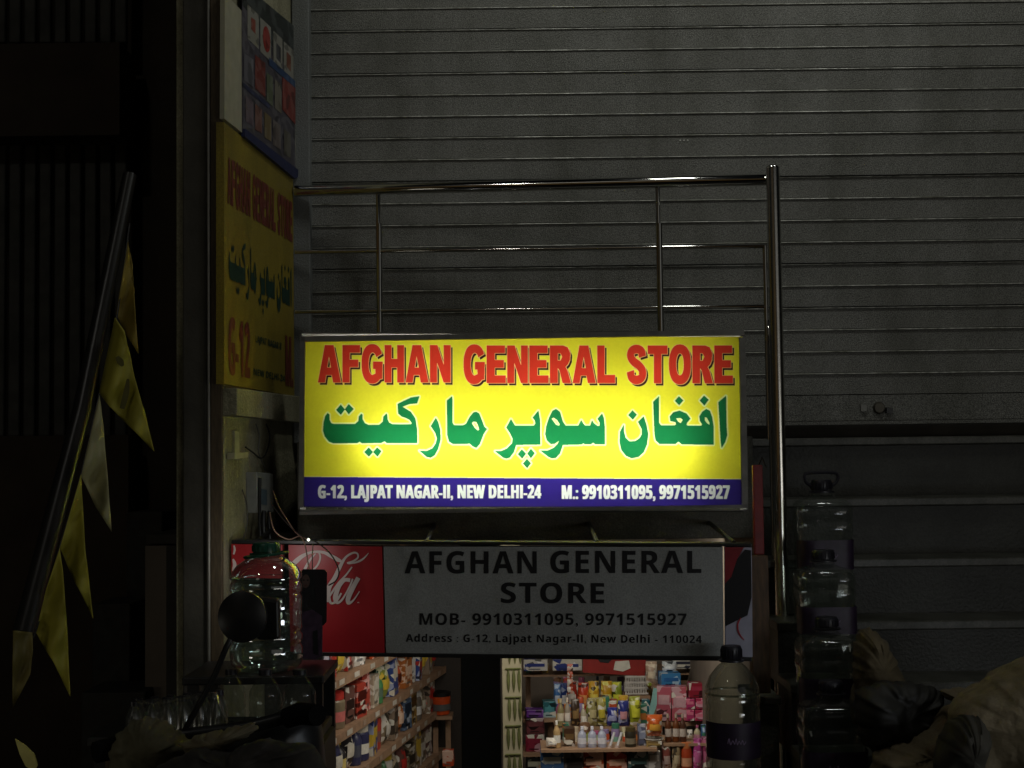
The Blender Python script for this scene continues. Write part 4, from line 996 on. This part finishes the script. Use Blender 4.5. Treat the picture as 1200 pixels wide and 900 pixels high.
# ---------------------------------------------------------------- the shop interior
si_ = thing('shop_room', 'dim shop interior seen through the doorway below the banner', 'shop', (0, 5, -.3))
m_in = mat('interior_plaster', (.20, .165, .13), rough=.8, var=.15, scale=6)
XW = -.95
MB().box((XW - .06, 3.99, -.3), (XW, 7.0, 1.33)).build('left_wall', m_in, si_)
MB().box((XR, 3.99, -.3), (XR + .018, 7.0, 1.33)).build('right_wall', m_in, si_)
MB().box((XW, 6.3, -.3), (XR - .001, 6.36, 1.33)).build('back_wall', m_taupe, si_)
MB().box((XW - .06, 4.0, 1.335), (XR + .0, 7.0, 1.36)).build('ceiling', m_dark, si_)
MB().box((XW, 3.70, -.33), (XR - .001, 6.3, -.301)).build('shop_floor', m_conc, si_)
a = P(376, 900, 3.99)
MB().box((XW - .001, 3.985, -.3), (a.x, 4.04, 1.33)).build('door_jamb', m_dark, si_)
# black half-open door / column in the middle
a, b = P(541, 900, 4.16), P(588, 900, 4.16)
dd = thing('dark_door', 'black door leaf standing in the middle of the shop doorway', 'door', ((a.x + b.x) / 2, 4.16, -.3))
MB().box((a.x, 4.16, -.3), (b.x, 4.20, 1.33)).build('leaf', mat('black_door', (.010, .009, .008), rough=.6), dd, bevel=.004)
a, b = P(508, 900, 5.9), P(560, 900, 5.9)
MB().box((a.x, 5.9, -.3), (b.x, 5.95, 1.33)).build('side_leaf', mat('brown_door', (.028, .020, .014), rough=.6), dd)

# packets: each a thing with its print and closure
def mute(h, k=.22):
    v = [int(h[i:i + 2], 16) for i in (0, 2, 4)]; g = (112, 100, 88); return '%02x%02x%02x' % tuple(int(a * (1 - k) + b * k) for a, b in zip(v, g))
def item(kind, o, ax, ay, w, d, h, c1, c2, label, group, name=None):
    """o: base centre-front; ax: along the front (unit), ay: depth direction away from viewer (unit)"""
    o, ax, ay, az = Vector(o), Vector(ax).normalized(), Vector(ay).normalized(), Vector((0, 0, 1))
    nm = name or {'box': 'carton_packet', 'pouch': 'foil_packet', 'bottle': 'plastic_bottle', 'jar': 'jar', 'tub': 'tub'}[kind]
    t = thing(nm, label, {'box': 'box', 'pouch': 'packet', 'bottle': 'bottle', 'jar': 'jar', 'tub': 'tub'}[kind], o + ay * d / 2, group)
    l = o - ax * w / 2
    if kind == 'box':
        bx = MB().frame(l, ax, ay, az, w, d, h).build('body', print_mat(c1, c2), t, bevel=.0015)
        MB().frame(l + ax * w * .12 - ay * .0012 + az * h * random.uniform(.3, .55), ax, ay, az, w * .76, .001, h * .28).build('print', pcol(c2), bx)
        MB().frame(l + ax * w * .2 - ay * .0012 + az * h * .12, ax, ay, az, w * .5, .001, h * .07).build('print', pcol(dark(c2)), bx)
    elif kind == 'pouch':
        m = MB(); m.sm = True; nx, nz = 7, 9
        for s in (-1, 1):
            for j in range(nz + 1):
                for i in range(nx + 1):
                    u, v = i / nx, j / nz; g = (math.sin(PI * u) * math.sin(PI * min(1, max(0, v * 1.04)))) ** .55 if 0 < i < nx and 0 < j < nz else 0
                    wv = .003 * math.sin(u * 9 + v * 7 + w * 400)
                    m.v.append(l + ax * w * (u + .04 * math.sin(v * 8 + h * 90) * (u - .5)) + az * h * v + ay * (d / 2 + s * d * .5 * g + (wv if g else 0)))
        N_ = (nx + 1) * (nz + 1)
        for s in (0, 1):
            for j in range(nz):
                for i in range(nx):
                    a = s * N_ + j * (nx + 1) + i; m.f.append((a, a + 1, a + nx + 2, a + nx + 1))
        bx = m.build('body', print_mat(c1, c2, 46.), t, smooth=True)
        f2 = MB(); f2.sm = True
        for j in range(5):
            for i in range(7):
                u, v = .14 + .72 * i / 6, .30 + .30 * j / 4; g = (math.sin(PI * u) * math.sin(PI * v * 1.04)) ** .55
                f2.v.append(l + ax * w * (u + .04 * math.sin(v * 8 + h * 90) * (u - .5)) + az * h * v + ay * (d / 2 - d * .5 * g - .0035))
        f2.f = [(j * 7 + i, j * 7 + i + 1, j * 7 + i + 8, j * 7 + i + 7) for j in range(4) for i in range(6)]
        f2.build('print', pcol(c2), bx, smooth=True)
        MB().frame(l + az * h * .955 + ay * (d / 2 - .001), ax, ay, az, w, .002, h * .05).build('crimp', pcol(light(c1, .25)), bx)
    elif kind in ('bottle', 'jar', 'tub'):
        r = w / 2; cc = o + ay * r
        if kind == 'bottle': pr = [(0, 0), (r * .95, .001), (r, h * .04), (r, h * .58), (r * .75, h * .70), (r * .32, h * .80), (r * .30, h * .86)]; cp = (r * .38, .85)
        elif kind == 'jar': pr = [(0, 0), (r * .95, .001), (r, h * .05), (r, h * .74), (r * .85, h * .80), (r * .84, h * .82)]; cp = (r * .92, .80)
        else: pr = [(0, 0), (r * .85, .001), (r, h * .8), (r * .98, h * .85)]; cp = (r * 1.04, .82)
        bx = MB().lathe(cc, pr, 18).build('body', pcol(c1), t)
        MB().lathe(cc, [(cp[0], h * cp[1]), (cp[0], h * .985), (cp[0] * .9, h), (0, h)], 16).build('cap', pcol(c2), t)
        MB().lathe(cc, [(r * 1.01, h * .20), (r * 1.01, h * .48)], 18).build('label_print', pcol(light(c2, .3)), bx)
    t.rotation_euler = (random.uniform(-.03, .03), random.uniform(-.035, .035), random.uniform(-.12, .12))
    return t

# left wall rack: three boards receding into the shop
RX0 = P(380, 850, 4.30).x
rdir = Vector((.176, 1, 0)).normalized(); rn = Vector((rdir.y, -rdir.x, 0))     # rn faces the aisle (+x)
def Q(t, z): return Vector((RX0, 4.30, z)) + rdir * t
Zb = [P(381, 804, 4.3).z, P(387, 866, 4.36).z, P(432, 892, 4.78).z]; Zb.append(Zb[2] - .17); 
rk = thing('left_rack', 'timber shelf rack with pale price tags along the left wall of the shop', 'shelf rack', Q(.8, -.3))
for z in Zb + [Zb[0] + .19]:
    o_ = Q(-.02, z - .016)
    sh_ = MB().frame(o_ - rn * .16, rdir, rn, (0, 0, 1), 1.62, .16, .014).frame(o_ + rn * .001 - Vector((0, 0, .010)), rdir, rn, (0, 0, 1), 1.62, .006, .026).build('shelf', m_board, rk)
    tt = .04
    while tt < 1.55:
        w = random.uniform(.03, .06); MB().frame(Q(tt, z - .019) + rn * .0078, rdir, rn, (0, 0, 1), w, .001, .016).build('price_tag', pcol(random.choice(['b9b2a4', 'cfc8bc', 'a8907c', 'c4bcae'])), sh_)
        tt += w + random.uniform(.03, .14)
for tt in (-.02, .80, 1.58):
    MB().frame(Q(tt, -.3) - rn * .175, rdir, rn, (0, 0, 1), .02, .02, 1.6).build('upright', m_board, rk)
# packets row by row: (kind, colour, print colour, colour word)
CN = {'8c82a0': 'lilac', 'c8b020': 'yellow', '9c8478': 'beige', 'd8d4cc': 'white', '3c8c50': 'green', 'd85020': 'orange', '6c7480': 'slate', '203c90': 'blue', 'a0a078': 'straw', '706860': 'grey', '8c7c60': 'tan', 'c03828': 'red', '94806c': 'buff', '90a038': 'lime', 'c06828': 'amber', '2a3060': 'navy', '181820': 'black', 'a04848': 'rose', 'c0b098': 'cream', 'b89030': 'ochre', '684038': 'brown', '5878a0': 'sky blue'}
rows = [
 ['box:8c82a0','box:8c82a0','pouch:c8b020','box:9c8478','box:d8d4cc','pouch:9c8478','box:d85020','pouch:c03828','box:3c8c50','box:9c8478','pouch:d8d4cc','box:203c90','box:94806c','pouch:c06828','box:8c82a0','pouch:706860'],
 ['box:706860','jar:94806c','jar:8c7c60','box:684038','box:c03828','box:c03828','box:c0b098','bottle:3c8c50','pouch:90a038','box:203c90','pouch:d85020','box:c06828','box:d8d4cc','box:203c90','pouch:a0a078','box:94806c','pouch:706860'],
 ['box:706860','bottle:684038','pouch:2a3060','bottle:181820','pouch:181820','bottle:2a3060','jar:2a3060','box:203c90','jar:c03828','pouch:8c7c60','box:94806c','pouch:c06828','box:5878a0','box:b89030','jar:706860','pouch:8c7c60','box:94806c'],
 ['pouch:c0b098','pouch:c03828','pouch:c03828','pouch:c8b020','pouch:b89030','pouch:684038','bottle:a04848','box:8c7c60','pouch:3c8c50','jar:d8d4cc','pouch:c0b098','pouch:684038','box:8c7c60','box:94806c','box:8c7c60','box:684038'],
 ['pouch:c03828','pouch:c8b020','box:706860','pouch:3c8c50','jar:c0b098','pouch:d85020','box:684038','pouch:a04848','jar:d8d4cc','box:5878a0','box:8c7c60','pouch:c8b020','box:94806c','pouch:c03828','box:684038','box:706860']]
rown = ['top', 'second', 'third', 'fourth', 'lowest']
ordn = ['nearest the doorway', '2nd from the doorway', '3rd from the doorway', '4th from the doorway'] + ['%dth from the doorway' % k for k in range(5, 20)]
zrow = [Zb[0], Zb[1], Zb[2], Zb[3], Zb[3] - .17]
sh_ = MB().frame(Q(-.02, zrow[4] - .016) - rn * .16, rdir, rn, (0, 0, 1), 1.62, .16, .014).build('shelf', m_board, rk)
kn = {'box': 'carton', 'pouch': 'foil packet', 'bottle': 'bottle', 'jar': 'jar'}
for ri, row in enumerate(rows):
    t_ = .01
    for k, s in enumerate(row):
        kind, c = s.split(':'); w = random.uniform(.076, .094); h = random.uniform(.105, .138)
        if kind == 'bottle': w = .055
        item(kind, Q(t_ + w / 2, zrow[ri] - .001) - rn * random.uniform(.010, .022), rdir, -rn, w, .05 if kind == 'pouch' else .07, h, mute(c), random.choice([light(c, .6), 'd8d0c0', dark(c, .4), 'b8342c', 'd0b040']),
             '%s %s on the %s row of the left rack, %s' % (CN[c], kn[kind], rown[ri], ordn[k]), 'goods on the left rack')
        t_ += w + random.uniform(.002, .010)

# orange tub and carton on a small side shelf behind the rack's far end
def gi(kind, x0, y0, x1, y1, yy, c1, c2, label, name=None, d=None):
    a, b = P(x0, y1, yy), P(x1, y1, yy); top = P((x0 + x1) / 2, y0, yy)
    w = b.x - a.x; o = (a + b) / 2
    return item(kind, o, (1, 0, 0), (0, 1, 0), w, d or min(.09, w), top.z - o.z, c1, c2, label, 'goods in the right half of the shop', name)
def shelf(x0, x1, py, yy, depth, label, thick=.014, hgt=None):
    a, b = P(x0, py, yy), P(x1, py, yy)
    z = (a.z + b.z) / 2
    t = thing('display_shelf', label, 'shelf', ((a.x + b.x) / 2, yy, z - thick), 'display shelves in the shop')
    MB().box((a.x, yy - .005, z - thick), (b.x, yy + depth, z - .001)).build('board', m_board, t)
    for x in (a.x + .01, b.x - .03): MB().box((x, yy + depth - .03, -.3), (x + .02, yy + depth - .01, z - thick)).build('leg', m_board, t)
    return z
shelf(503, 530, 839, 5.7, .1, 'small shelf with an orange tub beyond the left rack')
gi('tub', 505, 812, 528, 838.5, 5.7, 'c04818', '141414', 'orange tub with black lid beyond the far end of the left rack')
gi('box', 519, 880, 532, 898, 5.2, 'b04020', 'c0a090', 'small orange carton low beside the black door')
# cream strip curtain with green dashes
a, b = P(590, 900, 5.0), P(612.5, 900, 5.0)
cs = thing('strip_curtain', 'cream hanging panel patterned with rows of green leaf strips right of the black door', 'curtain', ((a.x + b.x) / 2, 5.0, .2))
cp_ = MB().box((a.x, 5.0, .2), (b.x, 5.012, 1.33)).build('panel', mat('curtain_cream', (.36, .32, .21), rough=.8, var=.1), cs)
mg = mat('curtain_green', (.10, .11, .03), rough=.7, var=.3)
for r_ in range(-1, 6):
    for k in range(3):
        px = 595.5 + k * 6.3 + (1.2 if r_ % 2 else 0); y0 = 784.5 + r_ * 33.5
        q0, q1 = P(px, y0, 4.998), P(px + .5, y0 + 27, 4.998); mid = q0.lerp(q1, .5)
        lf = MB(); lf.tube([q0, q0.lerp(q1, .25), mid, q0.lerp(q1, .8), q1], [.0025, .0055, .0062, .0042, .001], 6); lf.build('leaf_strip', mg, cp_)
    q0, q1 = P(592, 784 + r_ * 33.5, 4.996), P(610.5, 783.5 + r_ * 33.5, 4.996); MB().tube([q0, q1], .003, 6).build('tie', mg, cp_)

G = 5.25
shelf(613, 845, 789, 5.55, .25, 'topmost visible shelf at the back right of the shop', .008)
for a_ in ((614, 773, 642, 786, 'white carton with blue lettering at the left end of the topmost shelf', 'ccc8c0', '2c3a80'),
           (647.5, 773, 682, 786, 'wide white carton beside the red plate on the topmost shelf', 'c8c4b8', '2c3a80'),
           (789, 773, 812, 784, 'grey and white carton over the pink boxes on the topmost shelf', 'b0aca4', '303040'),
           (816, 774, 846, 786, 'cream carton with blue top at the right end of the topmost shelf', 'b0a878', '303878')):
    gi('box', a_[0], a_[1], a_[2], a_[3], 5.5, a_[5], a_[6], a_[4], d=.05)
r_ = thing('red_plate', 'dark red advertising plate with a pale badge hanging over the coloured packets', 'plate', P(720, 790, 5.4))
c = [P(x, y, 5.4) for x, y in ((683, 770), (757, 770), (756, 792.5), (683, 788))]
q_ = MB().loft(c, [p + Vector((0, .01, 0)) for p in c]).build('plate', mat('plate_red', (.26, .018, .014), rough=.45), r_)
c = [P(x, y, 5.397) for x, y in ((721, 775), (737, 774), (739, 783), (730, 787), (719, 785))]
MB().loft(c, [p + Vector((0, .002, 0)) for p in c]).build('badge', mat('badge_white', (.6, .58, .5), rough=.5), q_)
c = [P(x, y, 5.397) for x, y in ((699, 770), (719, 770), (713, 777), (703, 776))]
MB().loft(c, [p + Vector((0, .002, 0)) for p in c]).build('dark_emblem', m_ink, q_)

shelf(646, 770, 836, 5.42, .16, 'back display shelf carrying the bright pouches')
zz = 835
for x0, y0, x1, c1, c2, lb in ((649, 802, 657, '3c70b0', 'c8d0e0', 'pale blue pouch at the left end of the bright pouch row'), (658, 801, 665, '243c80', 'e0e0e0', 'narrow dark blue pouch with white tip in the bright pouch row'),
        (666, 800, 677, 'a83424', 'e8e0d8', 'brick red pouch with white crimp in the bright pouch row'), (678, 801, 690, 'd0482c', 'e8a060', 'orange red pouch left of the yellow pouches'),
        (691, 799, 703, 'd0a028', 'f0d860', 'yellow pouch with green crimp left of its twin'), (704, 799, 717, 'c8981c', 'e8e070', 'deeper yellow pouch in the middle of the bright row'),
        (718, 800, 730, '90a030', 'd8d840', 'lime green pouch at the right end of the bright row')):
    gi('pouch', x0, y0, x1, zz, 5.42, c1, c2, lb)
b_ = thing('white_basket', 'small white plastic basket right of the bright pouches', 'basket', P(746, 815, 5.40))
a, b = P(733, 814, 5.40), P(759, 792, 5.40)
m = MB(); w_, h_ = b.x - a.x, b.z - a.z
for k in range(9): m.frame((a.x + w_ * k / 9, 5.40, a.z + .002), (1, 0, 0), (0, 1, 0), (0, 0, 1), w_ / 18, .004, h_ - .004)
for zf in (0, .3, .6, .92): m.frame((a.x - .001, 5.399, a.z + h_ * zf), (1, 0, 0), (0, 1, 0), (0, 0, 1), w_ + .002, .006, h_ * .09)
m.frame((a.x, 5.47, a.z), (1, 0, 0), (0, 1, 0), (0, 0, 1), w_, .004, h_).build('lattice', mat('basket_white', (.55, .52, .48), rough=.5), b_)['kind'] = 'stuff'
shelf(731, 762, 815, 5.39, .12, 'short shelf under the white basket')
shelf(765, 812, 804.5, 5.3, .15, 'short shelf carrying the blue tub')
gi('box', 774, 789, 797, 804, 5.3, '3a7cb0', '2c64a0', 'bright blue open tub above the pink boxes', 'blue_tub')
gi('pouch', 777, 776, 794, 789, 5.34, 'c4ccd0', 'dfe4e6', 'pale wad of tissue packs sticking out of the blue tub')
gi('pouch', 758, 776, 771, 803, 5.34, 'b49c88', 'd8c8b0', 'pale beige packet left of the blue tub')
shelf(762, 842, 846, 5.2, .16, 'shelf carrying the pink boxes')
gi('box', 770, 805, 787, 845, 5.2, 'b05868', 'c8a0a8', 'dusty pink box left of its twin under the blue tub')
gi('box', 788.5, 805, 806, 845, 5.2, 'b85c68', 'c8a0a8', 'dusty pink box right of its twin under the blue tub')
gi('box', 808, 801, 829, 818, 5.16, '8c1c30', 'a03048', 'crimson carton on top of the magenta packets')
for k, (x0, y0, x1, y1) in enumerate(((805, 819, 815, 831), (816, 818, 828, 831), (805, 832, 814, 845), (815, 832, 829, 845))):
    gi('box', x0, y0, x1, y1, 5.16, 'a82c50' if k % 2 else 'b03468', 'd87890', 'magenta packet %s of the block right of the pink boxes' % ['upper left', 'upper right', 'lower left', 'lower right'][k])
t_ = thing('teal_folder', 'pale teal board leaning at a slant against the pink boxes', 'board', P(765, 845, 5.12))
c = [P(x, y, 5.13) for x, y in ((766, 806), (770, 807), (770, 825), (763, 846), (759, 844))]
MB().loft(c, [p + Vector((0, .008, 0)) for p in c]).build('board', mat('teal_board', (.22, .42, .40), rough=.5), t_)
gi('box', 753, 820, 762, 846, 5.2, '1c5864', '2c8090', 'dark teal box behind the slanted board')
# middle row: pale bottles and blue, yellow-green pouches
shelf(650, 762, 852, 5.1, .14, 'middle display shelf carrying pale bottles')
for x0, y0, x1, kd, c1, c2, lb in ((653, 819, 661, 'bottle', '8c8058', 'c8b898', 'olive tinted bottle with cream cap at the left of the middle shelf'), (662, 818, 669, 'bottle', '9c9080', 'd8c8b8', 'pale beige bottle second on the middle shelf'),
        (670, 820, 680, 'pouch', '3c2c20', '8c7048', 'dark brown sachet between the pale bottles'), (681, 826, 688, 'bottle', 'b0a890', 'e0d8c8', 'white hooked cap bottle in the middle of the shelf'),
        (689, 819, 700, 'pouch', '8c8454', 'b8ac80', 'olive pouch right of the white hooked bottle'), (701, 818, 711, 'pouch', '98904c', 'c0b040', 'mustard pouch beside the blue pouch'),
        (712, 830, 724, 'pouch', '2c3488', '9ca0c8', 'royal blue pouch leaning in the middle shelf'), (725, 822, 737, 'pouch', '26307c', 'c89098', 'royal blue and pink pouch right of its darker twin'),
        (739, 817, 752, 'pouch', '909428', 'c8c83c', 'yellow green pouch right of the blue pouches')):
    gi(kd, x0, y0, x1, 851.5, 5.1, c1, c2, lb)
# left low stack
gi('box', 616, 832, 636, 841, 5.3, '5c2c80', '8058a0', 'flat purple box on top of the maroon stack')
gi('box', 616, 842, 637, 860, 5.3, '4c2428', '68383c', 'dark brown red box in the middle of the maroon stack')
gi('box', 616, 861, 638, 881, 5.3, '70182c', '84283c', 'maroon box at the bottom of the stack beside the green strips')
gi('box', 636, 822, 651, 841, 5.36, '2c6870', '50949c', 'teal carton standing behind the purple box')
shelf(613, 652, 841.7, 5.34, .16, 'short shelf behind the maroon stack')
shelf(613, 640, 882, 5.28, .16, 'low shelf under the maroon stack')
gi('box', 616, 884, 636, 905, 5.28, '1c1c1a', 'a0a090', 'black carton with pale print below the maroon stack')
# front counter row
CY = 4.9
shelf(634, 770, 877.5, CY - .02, .17, 'front counter top carrying three white bottles', .01)
gi('bottle', 649, 845, 657.5, 877, CY, 'c0a070', 'f0ece0', 'cream pump bottle standing at the left of the front counter')
for x0, w_ in ((677, 'left'), (689, 'middle'), (701, 'right')):
    gi('bottle', x0, 852, x0 + 10.5, 877, CY, 'a8acc0', 'd8d8e4', 'white bottle with pale cap, %s of the three on the front counter' % w_)
gi('pouch', 640, 866, 654, 877, CY - .01, 'd8d0c4', 'f0ece4', 'white crumpled packet at the left end of the front counter')
gi('box', 661, 853, 674, 877, CY + .03, '4a3424', '6c5434', 'dark brown box between the cream bottle and white bottles')
for x0, w_ in ((714.5, 'left'), (723, 'right')):
    t_ = thing('white_stick', 'slanting white stick, %s of the pair on the front counter' % w_, 'stick', P(x0, 877, CY), 'goods in the right half of the shop')
    MB().tube([P(x0, 876, CY), P(x0 + 5.5, 858, CY + .01)], .0042, 8).build('shaft', mat('stick_white', (.6, .6, .62), rough=.5), t_)
    MB().tube([P(x0 - .3, 877, CY), P(x0 + .8, 873.5, CY)], .0075, 8).build('tip', mat('stick_tip', (.5, .4, .36), rough=.5), t_)
gi('jar', 733, 853, 746, 877, CY, '2c281c', '54482c', 'dark squat jar right of the white sticks')
gi('box', 748, 849, 757, 877, CY + .03, '585c74', '8890a8', 'tall slate box behind the white plate')
o_ = gi('pouch', 759, 839, 777, 864, CY, 'c05820', 'd8a040', 'round orange bag resting over the white plate')
t_ = thing('white_plate', 'thin white plate under the round orange bag', 'plate', P(766.5, 866, CY), 'goods in the right half of the shop')
MB().lathe(P(766.5, 868, CY + .03), [(0, .0), (.026, .002), (.033, .008), (.0325, .0095), (.025, .004), (0, .003)], 24).build('dish', mat('plate_white', (.62, .60, .55), rough=.35), t_)
gi('box', 758, 869, 776, 877, CY, '7a6440', '9c8450', 'small tan box under the white plate')
for x0, c_, w_ in ((780, '5c3018', 'left'), (788.5, '683818', 'middle'), (797, '4c2c1c', 'right')):
    gi('bottle', x0, 837, x0 + 8, 870, CY + .03, c_, 'a89888', 'amber bottle with pale cap, %s of three near the doorway jar' % w_)
shelf(777, 842, 870.5, CY + .02, .15, 'shelf carrying the amber bottles', .01)
for x0, y0, x1, y1, c1, c2, lb in ((634, 878.5, 661, 906, '3c5c88', 'b0b4b0', 'blue grey box with white print at the left of the counter front'), (662.5, 878.5, 684.5, 906, '625c5c', '2c2828', 'grey box with a dark emblem on the counter front'),
        (685.5, 878.5, 709, 906, 'a83c20', 'd8a890', 'orange red box left of its twin on the counter front'), (710, 878.5, 734, 906, 'b04020', 'd8a890', 'orange red box right of its twin on the counter front'),
        (735.5, 879, 760, 906, '161c1c', '486464', 'black box with green print on the counter front'), (761, 880, 775, 906, '76706c', 'a8a098', 'light grey box right of the black one on the counter front')):
    gi('box', x0, y0, x1, y1, CY, c1, c2, lb)
shelf(632, 846, 906.5, CY - .01, .16, 'lowest shelf behind the counter boxes', .01)
for x0, y0, x1, c1, c2, lb, kd in ((777, 873, 787, '80443c', 'c0a8a0', 'dull rose packet under the amber bottles', 'pouch'), (788, 872, 798, '8c7858', 'c0b090', 'beige packet under the amber bottles', 'pouch'), (799, 871, 812, 'a03c1c', 'c07040', 'rust red jar under the amber bottles', 'jar'), (813, 866, 823, 'a0387c', 'c868a0', 'violet pink packet beside the rust red jar', 'pouch'), (824, 884, 836, 'c0b0a8', 'e0d8d0', 'white crumpled packet near the doorway jar base', 'pouch'), (824, 864, 834, '7c2c50', 'b06080', 'dark pink packet behind the doorway jar', 'pouch')):
    gi(kd, x0, y0, x1, 905.5 if y0 > 870 else 905.5, CY + .01, c1, c2, lb)

FK = ['c8a038', 'b85030', '94a040', '4870a0', 'c0b098', 'a85878', 'd0c8bc', '6c4c34', '3c7860', 'c07838', '8878a0', 'b0a888']
FN = {'c8a038': 'gold', 'b85030': 'brick red', '94a040': 'leaf green', '4870a0': 'steel blue', 'c0b098': 'cream', 'a85878': 'mauve', 'd0c8bc': 'off white', '6c4c34': 'brown', '3c7860': 'sea green', 'c07838': 'orange brown', '8878a0': 'lavender', 'b0a888': 'straw'}
def fill(x0, x1, yb, yy, h0, h1, w0, w1, where, dz=0):
    x = x0; k = 0; last = None
    while x < x1 - w0:
        w = random.uniform(w0, w1); c = random.choice([q for q in FK if q != last]); last = c; kd = random.choice(['pouch', 'pouch', 'box', 'bottle', 'jar'])
        if kd == 'bottle': w = min(w, 8)
        k += 1
        gi(kd, x, yb - random.uniform(h0, h1), min(x + w, x1), yb, yy, c, random.choice(FK), '%s %s %s, %s from left' % (FN[c], kn[kd], where, ['first', 'second', 'third', 'fourth', 'fifth', 'sixth', 'seventh', 'eighth', 'ninth', 'tenth', 'eleventh', 'twelfth', 'thirteenth', 'fourteenth', 'fifteenth'][min(k, 15) - 1]), d=.05)
        x += w + random.uniform(.2, 1.6)
fill(650, 768, 836.5, 5.50, 34, 44, 7, 13, 'peeping over the bright pouches')
fill(652, 761, 852.5, 5.17, 26, 38, 6, 11, 'behind the pale bottles of the middle shelf')
fill(660, 768, 878, 5.00, 20, 31, 7, 12, 'behind the white bottles on the front counter')
fill(806, 842, 870.8, 5.00, 14, 30, 6, 10, 'on the shelf near the doorway jar')
fill(616, 648, 789.5, 5.60, 8, 14, 8, 12, 'at the back of the topmost shelf')
# strips of sachets hanging in front of the back shelves
for px, n, c, w_ in ((668, 4, 'b85030', 'brick red sachets hanging left of the red plate'), (762, 3, '94a040', 'green sachets hanging right of the red plate'), (846, 6, '8878a0', 'lavender sachets hanging beside the doorway jar')):
    t = thing('sachet_strip', 'short strip of ' + w_, 'sachets', P(px, 790, 5.36), 'sachet strips in the shop')
    for k in range(n):
        a, b = P(px - 3.4, 778 + k * 9, 5.36), P(px + 3.4, 786 + k * 9, 5.36)
        m = MB(); m.sm = True; o_ = Vector((a.x, 5.36, b.z)); W_, H_ = b.x - a.x, a.z - b.z
        for j in range(5):
            for i in range(5):
                u, v = i / 4, j / 4; m.v.append(o_ + Vector((W_ * u, -.006 * math.sin(PI * u) * math.sin(PI * v) + .002 * math.sin(k * 2 + u * 3), H_ * v)))
        m.f = [(j * 5 + i, j * 5 + i + 1, j * 5 + i + 6, j * 5 + i + 5) for j in range(4) for i in range(4)]
        m.build('sachet', print_mat(c, 'd0c8bc', 80.), t, smooth=True)
